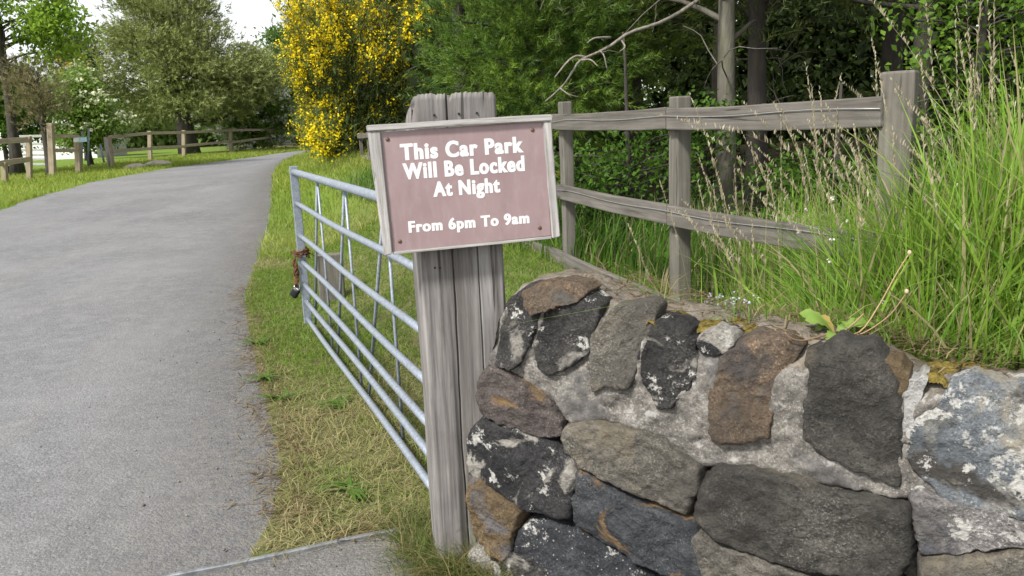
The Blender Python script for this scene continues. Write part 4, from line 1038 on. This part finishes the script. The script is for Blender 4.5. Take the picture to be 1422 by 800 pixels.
# yellow broom
bb = gpt(474, 20.5)
broom = thing('broom_bush', 'tall broom bush covered in bright yellow flowers beside the lane', 'bush', (bb[0], bb[1], tz(bb[0], bb[1]) - .05))
bz = ORG[broom.name]
parts = []; Cs = []; Ds = []; fl = []; ft = []
edge_px = [(408, 20), (420, 60), (418, 95), (438, 130), (430, 165), (424, 176), (440, 174), (412, 40), (430, 30), (460, 0), (500, 10), (540, 20), (585, 10), (520, 60), (480, 60), (450, 90), (470, 130), (440, 170), (500, 110), (545, 70), (560, 40), (430, -30), (500, -50), (560, -40), (600, -20), (470, 172), (492, 196), (505, 150), (450, 40), (420, 110), (480, 20), (535, 110), (455, 150), (430, 140), (498, 185), (410, 45), (445, 10), (575, 60), (590, 100), (560, 130), (530, 150), (540, 180)]
for k, (px, py) in enumerate(edge_px * 3):
    tgt = at(px + rng.normal(0, 15) * (.5 if px < 450 else 1) + (4 if px < 450 else 0), py + rng.normal(0, 13), 20.5 + rng.normal(0, .8))
    a = bz + np.array([rng.normal(0, .14), rng.normal(0, .2), .05])
    W = wig(a, tgt, 10, .12, .10); parts.append(tube(W, np.linspace(.022, .004, 10), 5, False))
    for i in range(3, 10):
        m = 26; c = W[i] + rng.normal(0, .19, (m, 3)); Cs.append(c); D = rng.normal(0, .5, (m, 3)) + np.array([0, 0, .5]) + (W[i] - W[i - 1]) * 1.2; Ds.append(D)
        dens = {3: 0, 4: 2, 5: 5, 6: 11, 7: 18, 8: 26, 9: 28}[i]
        if px > 480: dens = dens * (.8 if py < 90 else .32)
        m = rng.poisson(dens * .9); q = W[i] + rng.normal(0, .16, (m, 3)); fl.append(q)
mk('stem', *join(parts), BARKD, broom, smooth=True)
C = np.concatenate(Cs); D = np.concatenate(Ds); n = len(C)
V, Fa, Cc = tufts(C, D, rng.uniform(.1, .25, n), 6, .20, .006, lerp((.05, .085, .02), (.13, .17, .045), rng.random(n)), .45)
mk('foliage', V, Fa, NEEDLE, broom, col=Cc)
q = np.concatenate(fl); q = q[rng.random(len(q)) < .58]; q = np.repeat(q, 10, 0); q = q + rng.normal(0, .045, q.shape) * np.array([1, 1, 1.7]); n = len(q)
V, Fa, Cc = leaves(q, rng.uniform(.04, .075, n), .8, .3, lerp((.86, .63, .006), (.93, .80, .03), rng.random(n)))
mk('blossom', V, Fa, PETAL, broom, col=Cc)

# wood behind the near fence
build_tree('young_pine', 'bushy young pine with bright upright shoots behind the sign', 'tree', (.25, 8.2, 0), 3.6, .06,
           [((-.10, 0, 1.45), (.95, .7, .55), 1), ((.1, -.1, 2.1), (1.0, .7, .5), 1), ((.35, -.2, 1.4), (.8, .6, .6), .7)], 170, 13, .13, .1, (.045, .10, .014), (.17, .26, .032), mode=('t', 40, .075, .0034, .17), shell=.36, flat=.7)
build_tree('young_pine', 'second young pine with drooping dark green sprays left of the grey trunk', 'tree', (1.25, 8.6, 0), 4.2, .07,
           [((-.1, 0, 1.9), (.9, .6, .55), 1), ((-.3, 0, 2.6), (.9, .7, .6), 1), ((.6, -.3, 2.3), (.7, .6, .4), .4)], 120, 12, .13, .1, (.04, .08, .014), (.14, .20, .028), mode=('t', 40, .075, .0034, .17), shell=.36, flat=.7)
build_tree('broadleaf_shrub', 'light green broadleaf shrub rising behind the young pine', 'shrub', (.3, 9.4, 0), 4.5, .06,
           [((0, 0, 2.95), (.85, .6, .8), 1), ((.2, 0, 1.6), (.6, .5, .9), .4)], 90, 180, .18, .075, (.075, .17, .018), (.17, .30, .04), shell=.4)
build_tree('elder_bush', 'leafy green bush just behind the fence between two posts', 'shrub', (.95, 6.3, 0), 1.9, .03,
           [((-.05, 0, .55), (.75, .4, .35), 1), ((-.45, .2, .25), (.5, .4, .3), .5), ((.35, 0, .9), (.45, .35, .3), .4)], 90, 60, .10, .046, (.045, .105, .012), (.10, .20, .025), shell=.4)
build_tree('elder_bush', 'leafy green bush low behind the right end of the fence', 'shrub', (1.95, 5.0, 0), 1.4, .03,
           [((0, 0, .45), (.6, .4, .35), 1), ((.5, -.3, .5), (.5, .4, .35), .8)], 80, 60, .10, .046, (.045, .10, .012), (.10, .19, .025), shell=.4)
build_tree('sycamore_sapling', 'leafy sapling with bright green leaves beyond the right hand fence post', 'tree', (3.0, 5.4, 0), 3.2, .04,
           [((.15, 0, 1.5), (.7, .5, .9), 1), ((.1, 0, 2.4), (.9, .6, .5), .7)], 80, 60, .14, .05, (.07, .16, .016), (.16, .28, .03), shell=.4)
# tall pines: bare lower trunks, dark crowns overhead
def tall_pine(x, y, r, H_, lab, vis_crown, seed_twigs, bark, cz=.55, n_cl=55):
    base = np.array([x, y, tz(x, y) - .1]); t = thing('tall_pine', lab, 'tree', base, 'tall pines in the dark wood')
    P, tm = trunk_mesh(base, base + np.array([rng.normal(0, .1), rng.normal(0, .1), H_]), r, r * .4, .004)
    mk('trunk', *tm, bark, t, smooth=True)
    cl = in_ell(n_cl, base + np.array([0, 0, H_ * (cz + .22)]), (1.9, 1.9, H_ * .33), .4)
    if vis_crown: cl = np.concatenate([cl, in_ell(26, base + np.array([0, .3, 2.5]), (1.35, .9, .75), .5)])
    lp = []
    for c in np.concatenate([cl[:30], cl[n_cl:]]):
        hz = np.clip(c[2] - base[2] - .3, 1.0, H_ * .95); a = base + (P[-1] - base) * hz / H_
        W = wig(a, c, 6, .15, .05); lp.append(tube(W, np.linspace(.028, .006, 6), 5, False))
    mk('branches', *join(lp), bark, t, smooth=True)
    n = len(cl); q = np.repeat(np.arange(n), 26); N = len(q); C = cl[q] + rng.normal(0, .30, (N, 3)) * np.array([1, 1, .6])
    D = (C - base) * np.array([1, 1, 0]) * .4 + rng.normal(0, .4, (N, 3)) + np.array([0, 0, .4])
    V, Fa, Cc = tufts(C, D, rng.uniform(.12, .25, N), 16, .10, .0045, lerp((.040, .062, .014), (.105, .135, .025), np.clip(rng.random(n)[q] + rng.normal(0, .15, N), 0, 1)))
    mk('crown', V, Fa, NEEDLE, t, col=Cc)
    tw = []
    for _ in range(seed_twigs):                                     # dead lower branches
        z = rng.uniform(.9, 3.0); an = rng.uniform(0, 2 * PI); Lb = rng.uniform(.4, 1.3)
        a = base + np.array([0, 0, z]); b2 = a + np.array([math.cos(an) * Lb, math.sin(an) * Lb, rng.normal(-.05, .25)])
        W = wig(a, b2, 8, .13, .05); tw.append(tube(W, np.linspace(.007, .002, 8), 5, False))
        for _ in range(3):
            i = int(rng.integers(3, 8)); c2 = W[i] + rng.normal(0, .2, 3); tw.append(tube(wig(W[i], c2, 5, .18, .1), np.linspace(.005, .0018, 5), 4, False))
    if tw: mk('dead_twigs', *join(tw), TWIGD, t, smooth=True)
    return t, base
tt, tb = tall_pine(1.74, 6.6, .066, 7.5, 'pine with a grey bare trunk standing behind the middle of the fence', True, 8, BARK)
# the long dead branch reaching towards the sign
def chainp(px): return np.array([at(a, b, c) for a, b, c in px])
def smoothp(P, n=26):
    P = np.array(P); t = np.linspace(0, len(P) - 1, n); i = np.clip(t.astype(int), 0, len(P) - 2); f = (t - i)[:, None]
    m = np.gradient(P, axis=0); h = f
    return (2 * h ** 3 - 3 * h ** 2 + 1) * P[i] + (h ** 3 - 2 * h ** 2 + h) * m[i] + (-2 * h ** 3 + 3 * h ** 2) * P[i + 1] + (h ** 3 - h ** 2) * m[i + 1]
db = [tube(smoothp(chainp([(1008, -30, 6.6), (955, 10, 6.3), (915, 32, 6.1), (875, 45, 6.0), (850, 62, 5.9), (832, 72, 5.9), (806, 84, 5.8), (796, 98, 5.8), (785, 115, 5.75), (770, 130, 5.7), (757, 141, 5.7)])), np.linspace(.015, .004, 26), 7),
      tube(smoothp(chainp([(815, 80, 5.85), (800, 78, 5.8), (788, 86, 5.75), (778, 98, 5.7), (770, 108, 5.7)]), 14), np.linspace(.010, .004, 14), 6),
      tube(smoothp(chainp([(833, 70, 5.9), (839, 78, 5.85), (843, 97, 5.85)]), 8), np.linspace(.007, .004, 8), 5),
      tube(smoothp(chainp([(806, 84, 5.8), (820, 83, 5.75), (830, 92, 5.7)]), 8), np.linspace(.008, .003, 8), 5),
      tube(smoothp(chainp([(777, 122, 5.7), (790, 131, 5.65), (805, 135, 5.65)]), 8), np.linspace(.006, .002, 8), 5),
      tube(smoothp(chainp([(862, 55, 5.95), (868, 65, 5.9), (860, 72, 5.9)]), 8), np.linspace(.007, .003, 8), 5),
      tube(smoothp(chainp([(848, 52, 5.9), (826, 53, 5.8), (815, 60, 5.8)]), 8), np.linspace(.010, .003, 8), 5)]
mk('dead_branch', *join(db), TWIG, tt, smooth=True)
tall_pine(2.22, 7.4, .075, 8.5, 'dark trunked pine close behind the grey trunk', True, 5, BARKD)
tall_pine(3.37, 6.9, .07, 8, 'dark trunked pine behind the thick end post of the fence', True, 6, BARKD)
tall_pine(4.6, 7.0, .08, 8, 'slim dark pine at the far right of the wood', True, 3, BARKD)
for i, (x, y) in enumerate(((.9, 10.5), (2.6, 10.2), (4.4, 9.6), (6.2, 8.6), (-.6, 12.2))):
    tall_pine(x, y, .11, 8.5, ['dark pine deep in the wood behind the young pines', 'dark pine deep in the wood right of the grey trunk', 'dark pine deep in the wood above the thick fence post', 'dark pine at the right edge of the deep wood', 'dark pine deep in the wood beside the yellow broom'][i], False, 4, BARKD, cz=.32, n_cl=110)
L = []
n = 420
c = np.stack([rng.uniform(-1.6, 14, n), rng.uniform(11.5, 18, n), rng.uniform(.2, 6.5, n)], -1)
c[:, 1] += np.clip(-c[:, 0], 0, 4) * 1.2
q = np.repeat(np.arange(n), 90); N = len(q)
C = c[q] + rng.normal(0, .5, (N, 3)) * np.array([1, 1, .6])
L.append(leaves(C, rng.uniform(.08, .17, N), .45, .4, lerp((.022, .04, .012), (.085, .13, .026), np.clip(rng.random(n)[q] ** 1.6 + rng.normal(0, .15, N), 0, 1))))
n = 46000                                                       # closed back of the wood, deep shade put into the dark leaf colours
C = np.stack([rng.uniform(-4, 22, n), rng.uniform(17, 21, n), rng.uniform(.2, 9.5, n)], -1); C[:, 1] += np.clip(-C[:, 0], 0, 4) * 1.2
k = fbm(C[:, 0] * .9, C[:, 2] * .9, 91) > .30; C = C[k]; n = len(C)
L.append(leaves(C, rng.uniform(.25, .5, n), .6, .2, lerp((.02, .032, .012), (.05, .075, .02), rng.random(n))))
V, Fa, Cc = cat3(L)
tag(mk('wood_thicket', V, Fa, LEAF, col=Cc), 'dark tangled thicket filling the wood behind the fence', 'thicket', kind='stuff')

# ------------------------------------------------------------------ small plants by the wall
def disc_flowers(P, r, col):
    return leaves(P, np.full(len(P), r), 1.0, 1.5, np.array(col) * rng.uniform(.85, 1.1, (len(P), 1)), 0)
L = []
n = 70
x = rng.normal(0, 1, n); y = rng.normal(0, 1, n)
cP = np.array([at(a, b, 2.42) for a, b in zip(rng.uniform(955, 1050, n), rng.uniform(398, 440, n))])
cP[:, 1] += rng.uniform(-.05, .12, n)
P = cP.copy(); P[:, 2] = np.minimum(terrain(P[:, 0], P[:, 1]), cP[:, 2] - .03)
A = blades(P, np.maximum(cP[:, 2] - P[:, 2], .03), .0018, .15, 3, np.tile((.11, .17, .04), (n, 1)))
T = A[0].reshape(n, 4, 2, 3)[:, 3].mean(1)
Bf = disc_flowers(np.repeat(T, 4, 0) + rng.normal(0, .004, (n * 4, 3)), .0085, (.55, .52, .66))
xg = np.repeat(P, 5, 0) + rng.normal(0, .03, (n * 5, 3)) * np.array([1, 1, 0])
Cg = blades(xg, rng.uniform(.03, .1, n * 5), .004, rng.uniform(.2, 1, n * 5), 3, np.tile((.12, .20, .035), (n * 5, 1)) * rng.uniform(.7, 1.3, (n * 5, 1)))
V, Fa, C = cat3([A, Bf, Cg])
tag(mk('wildflowers', V, Fa, PETAL, col=C), 'tiny pale lilac wildflowers sprouting behind the mossy wall top', 'wildflowers', kind='stuff')
# small white flower heads in the tall grass
n = 15
T = np.array([at(a, b, d) for a, b, d in zip(rng.uniform(1090, 1400, n), rng.uniform(215, 420, n), rng.uniform(2.0, 2.5, n))])
V, Fa, C = disc_flowers(np.repeat(T, 5, 0) + rng.normal(0, .003, (n * 5, 3)), .008, (.62, .62, .55))
P = T.copy(); P[:, 2] = terrain(P[:, 0], P[:, 1]); A = blades(P, np.maximum(.05, T[:, 2] - P[:, 2]), .002, 0.02, 3, np.tile((.14, .22, .05), (n, 1)))
V, Fa, C = cat3([(V, Fa, C), A])
tag(mk('chickweed', V, Fa, PETAL, col=C), 'scattered tiny white flower heads among the tall grass stems', 'wildflowers', kind='stuff')
# dandelion on the wall top
du = wuv(1160, 470); dbase = WP + WD * du[0] - WN * .16; dbase[2] = np.interp(du[0], Uw, topz) + .0
dan = thing('dandelion', 'dandelion plant with two closed seed heads rooted on the wall top', 'plant', dbase)
YD = dbase[1]
def px3(lst): return smoothp(np.array([at(a, b, c) for a, b, c in lst]), 14)
mk('stalk', *tube(px3([(1165, 468, YD), (1195, 460, YD), (1220, 425, YD + .02), (1245, 380, YD + .03), (1262, 353, YD + .03)]), np.linspace(.0024, .0015, 14), 7), simple('brown_stalk', (.30, .22, .10), .5), dan, smooth=True)
SK2 = simple('pink_stalk', (.24, .15, .085), .5)
mk('stalk', *tube(px3([(1170, 470, YD), (1200, 462, YD - .02), (1235, 438, YD - .02), (1258, 408, YD - .01)]), np.linspace(.0021, .0014, 14), 7), SK2, dan, smooth=True)
mk('stalk', *tube(px3([(1163, 461, YD), (1140, 467, YD - .05), (1115, 473, YD - .08), (1097, 469, YD - .09), (1090, 461, YD - .09)]), np.linspace(.0026, .0016, 14), 7), SK2, dan, smooth=True)
mk('stalk', *tube(px3([(1166, 464, YD), (1185, 450, YD), (1200, 435, YD)]), np.linspace(.003, .002, 14), 7), SK2, dan, smooth=True)
SH = simple('seed_head', (.42, .33, .22), .8)
for px, py, yy in ((1263, 351, YD + .03), (1259, 405, YD - .01)):
    q = at(px, py, yy); bm = bmesh.new(); bmesh.ops.create_icosphere(bm, subdivisions=2, radius=.0056)
    for v in bm.verts: v.co.z *= 1.25; v.co += mnoise.noise_vector(v.co * 200) * .001
    V, Fa = bm_out(bm); mk('seed_head', V + q, Fa, SH, dan, smooth=True)
LG = simple('dandelion_leaf', (.14, .22, .04), .5); LY = simple('yellowing_leaf', (.26, .20, .05), .5)
for k, (px, py, dy, m_) in enumerate(((1110, 435, .02, LG), (1118, 445, -.02, LG), (1135, 440, .04, LY), (1150, 478, -.06, LG), (1190, 455, .05, LG), (1200, 475, .02, LG), (1178, 474, -.06, LY), (1130, 460, .0, LG), (1215, 450, .04, LG))):
    a = at(1160, 466, YD); b2 = at(px, py, YD + dy); n = 9; t = np.linspace(0, 1, n)[:, None]
    Pm = a * (1 - t) + b2 * t; Pm[:, 2] += .02 * np.sin(t[:, 0] * PI)
    d = nrm(b2 - a); s = nrm(np.cross(d, (0, -.5, .85))); Lf = np.linalg.norm(b2 - a)
    wv = np.array([.1, .3, .6, .45, .9, .65, 1.0, .7, .05]) * min(.022, Lf * .2)
    V = np.concatenate([Pm - s * wv[:, None], Pm + np.array([0, 0, -.002]), Pm + s * wv[:, None]]); Fa = []
    for i in range(n - 1): Fa += [(i, i + 1, n + i + 1, n + i), (n + i, n + i + 1, 2 * n + i + 1, 2 * n + i)]
    mk('leaf', V, Fa, m_, dan, smooth=True)

# ------------------------------------------------------------------ far fences, gate, signpost, boulders
def post_at(px, ytop, ybot, Yd, w, parent, m=FARWOODZ, lean=0.0, name='post', dpt=None):
    a = at(px + lean, ytop, Yd); b2 = at(px, ybot, Yd); b2 = b2.copy(); b2[2] = min(b2[2], tz(b2[0], b2[1])) - .15
    zv = nrm(a - b2); xv = nrm(np.array([1, 0, 0]) - zv * zv[0]); yv = np.cross(zv, xv); L_ = np.linalg.norm(a - b2)
    return mk(name, *board(w, dpt or w, L_, .012, 5, .004, px), m, parent, M=frame((a + b2) / 2, xv, yv, zv)), a, b2
def rail_px(p, q, Ya, Yb, hgt, parent, m=FARWOOD, th=.04, name='rail'):
    a = at(*p, Ya); b2 = at(*q, Yb); xv = nrm(b2 - a); yv = nrm(np.cross((0, 0, 1), xv)); zv = np.cross(xv, yv)
    mk(name, *board(np.linalg.norm(b2 - a), th, hgt, .008, 6, .004, p[0]), m, parent, M=frame((a + b2) / 2 - yv * .05, xv, yv, zv))
f1 = thing('far_fence', 'near end of the two rail fence at the left edge of the lane', 'fence', at(20, 245, 24), 'pale wooden fences across the lane')
post_at(40, 189, 248, 24.0, .13, f1); post_at(6, 225, 252, 23.0, .13, f1); post_at(-60, 200, 262, 21.5, .13, f1)
rail_px((41, 194), (-62, 200), 23.9, 21.4, .15, f1); rail_px((44, 221), (-62, 236), 23.9, 21.4, .15, f1)
f2 = thing('far_fence', 'short two rail fence panel with a thick tall post beside the gap', 'fence', at(87, 226, 27), 'pale wooden fences across the lane')
post_at(70, 171, 226, 26.2, .17, f2); post_at(107, 190, 225, 27.6, .17, f2)
rail_px((70, 189), (108, 189.5), 26.2, 27.6, .10, f2); rail_px((70, 209), (108, 209), 26.2, 27.6, .11, f2)
f3 = thing('far_fence', 'long two rail fence running behind the verge to the bend', 'fence', at(230, 220, 40), 'pale wooden fences across the lane')
PPX = ((154, 190, 227, 31.5, .21), (208, 182, 222, 38, .16), (255, 181, 219, 42, .16), (320, 178, 212, 47, .17), (376, 177, 206, 52, .20), (432, 172, 203, 57, .18), (490, 168, 200, 61, .18))
for (px, a, b2, Yd, w) in PPX: post_at(px, a, b2, Yd, w, f3, lean=-5 if px == 154 else 0)
for i in range(len(PPX) - 1):
    p, q = PPX[i], PPX[i + 1]
    rail_px((p[0] - (4 if i == 0 else 0), p[1] + (.5 if i == 0 else 3)), (q[0], q[1] + 3), p[3], q[3], .13, f3)
    rail_px((p[0], p[2] - (17 if i == 0 else 16.5 if i < 3 else 14)), (q[0], q[2] - 15.5), p[3], q[3], .13, f3)
fg = thing('field_gate', 'white five bar field gate behind the left hand fence', 'gate', at(40, 228, 27.5))
for k, y_ in enumerate((189, 200, 208, 215, 221, 228)): rail_px((12, y_ + .5), (64, y_), 27.4, 27.8, .075, fg, WHITEP, .04, 'bar')
for px in (14, 63): post_at(px, 188, 229, 27.5, .07, fg, WHITEP, name='stile')
ks = thing('kissing_gate', 'grey metal squeeze gate in the gap between the far fences', 'gate', at(128, 226, 30))
for (px, yt, yb, ln) in ((122, 178, 227, 1), (113, 182, 226, 1), (144, 200, 222, -5), (152, 192, 228, -5)):
    a = at(px + ln, yt, 30); b2 = at(px, yb, 30); b2[2] -= .1
    mk('bar', *tube([b2, a], .035, 8), GALV, ks, smooth=True)
ws = thing('waymark_sign', 'small white and pale blue sign fixed at the fence gap', 'sign', at(111, 193, 27.3))
q = at(112, 194, 27.3)
mk('panel', *board(.40, .02, .15, .004, 2, .001), BLUE, ws, M=frame(q, (1, 0, 0), (0, 1, 0), (0, 0, 1)))
mk('plate', *board(.16, .012, .13, .003, 2, .001), WHITEP, ws, M=frame(q + np.array([-.14, -.02, 0]), (1, 0, 0), (0, 1, 0), (0, 0, 1)))
for i, (px, py, r, lab) in enumerate(((188, 230, .42, 'darker low boulder in the verge grass below the long fence'), (221, 227.5, .48, 'pale flat boulder in the verge nearest the long fence'))):
    q = at(px, py, 29 + i * 2); q[2] = tz(q[0], q[1]); bm = bmesh.new(); bmesh.ops.create_icosphere(bm, subdivisions=4, radius=r)
    for v in bm.verts:
        v.co += mnoise.noise_vector(v.co * 2.2 + Vector((i * 5, 0, 0))) * .16; v.co += mnoise.noise_vector(v.co * 7) * .04; v.co.z *= .42
    V, Fa = bm_out(bm); o = mk('boulder', V + q, Fa, PALEROCK, smooth=True); tag(o, lab, 'boulder', 'boulders in the verge')
# pale building glimpsed behind the trees
hb = at(60, 186, 50); hb[2] = tz(hb[0], hb[1])
hs = thing('white_building', 'white building with dark windows half hidden behind the field gate trees', 'building', hb)
V, Fa = board(6.0, 4.0, 3.0, .02, 3, 0); mk('wall', V + hb + np.array([0, 2, 1.3]), Fa, WHITEP, hs)
for dx in (-1.9, .7):
    V, Fa = board(1.1, .06, .9, .01, 2, 0); mk('window', V + hb + np.array([dx, -.02, 1.6]), Fa, DARKW, hs)
V = np.array([(-3.2, -.3, 2.8), (3.2, -.3, 2.8), (3.2, 4.3, 2.8), (-3.2, 4.3, 2.8), (-3.2, 2, 4.0), (3.2, 2, 4.0)]) + hb
mk('roof', V, [(0, 1, 5, 4), (2, 3, 4, 5), (0, 4, 3), (1, 2, 5), (3, 2, 1, 0)], ROOFM, hs)

# ------------------------------------------------------------------ light
EL, AZ = math.radians(48), math.radians(222)                        # sun high behind the photographer's left shoulder, veiled by cloud
w = bpy.data.worlds.new('World'); sc.world = w; w.use_nodes = True
nt = w.node_tree; bg = nt.nodes['Background']
sky = nt.nodes.new('ShaderNodeTexSky'); sky.sky_type = 'NISHITA'; sky.sun_disc = False; sky.sun_elevation = EL; sky.sun_rotation = AZ
hs_ = nt.nodes.new('ShaderNodeHueSaturation'); hs_.inputs['Saturation'].default_value = .15
nt.links.new(sky.outputs[0], hs_.inputs['Color']); nt.links.new(hs_.outputs[0], bg.inputs['Color']); bg.inputs['Strength'].default_value = .10
ld = bpy.data.lights.new('sun', 'SUN'); ld.energy = 2.5; ld.angle = math.radians(8); ld.color = (1, .96, .90)
so_ = bpy.data.objects.new('sun', ld); COL.objects.link(so_)
sv = Vector((math.sin(AZ) * math.cos(EL), math.cos(AZ) * math.cos(EL), math.sin(EL)))
so_.rotation_euler = sv.to_track_quat('Z', 'Y').to_euler(); so_.location = (-4, -4, 8)
sc.view_settings.view_transform = 'Standard'; sc.view_settings.look = 'None'; sc.view_settings.exposure = 1.22; sc.view_settings.gamma = 1
sc.view_settings.use_curve_mapping = False
sc.cycles.max_bounces = 6; sc.cycles.diffuse_bounces = 3; sc.cycles.glossy_bounces = 2; sc.cycles.transmission_bounces = 3
sc.cycles.use_denoising = True
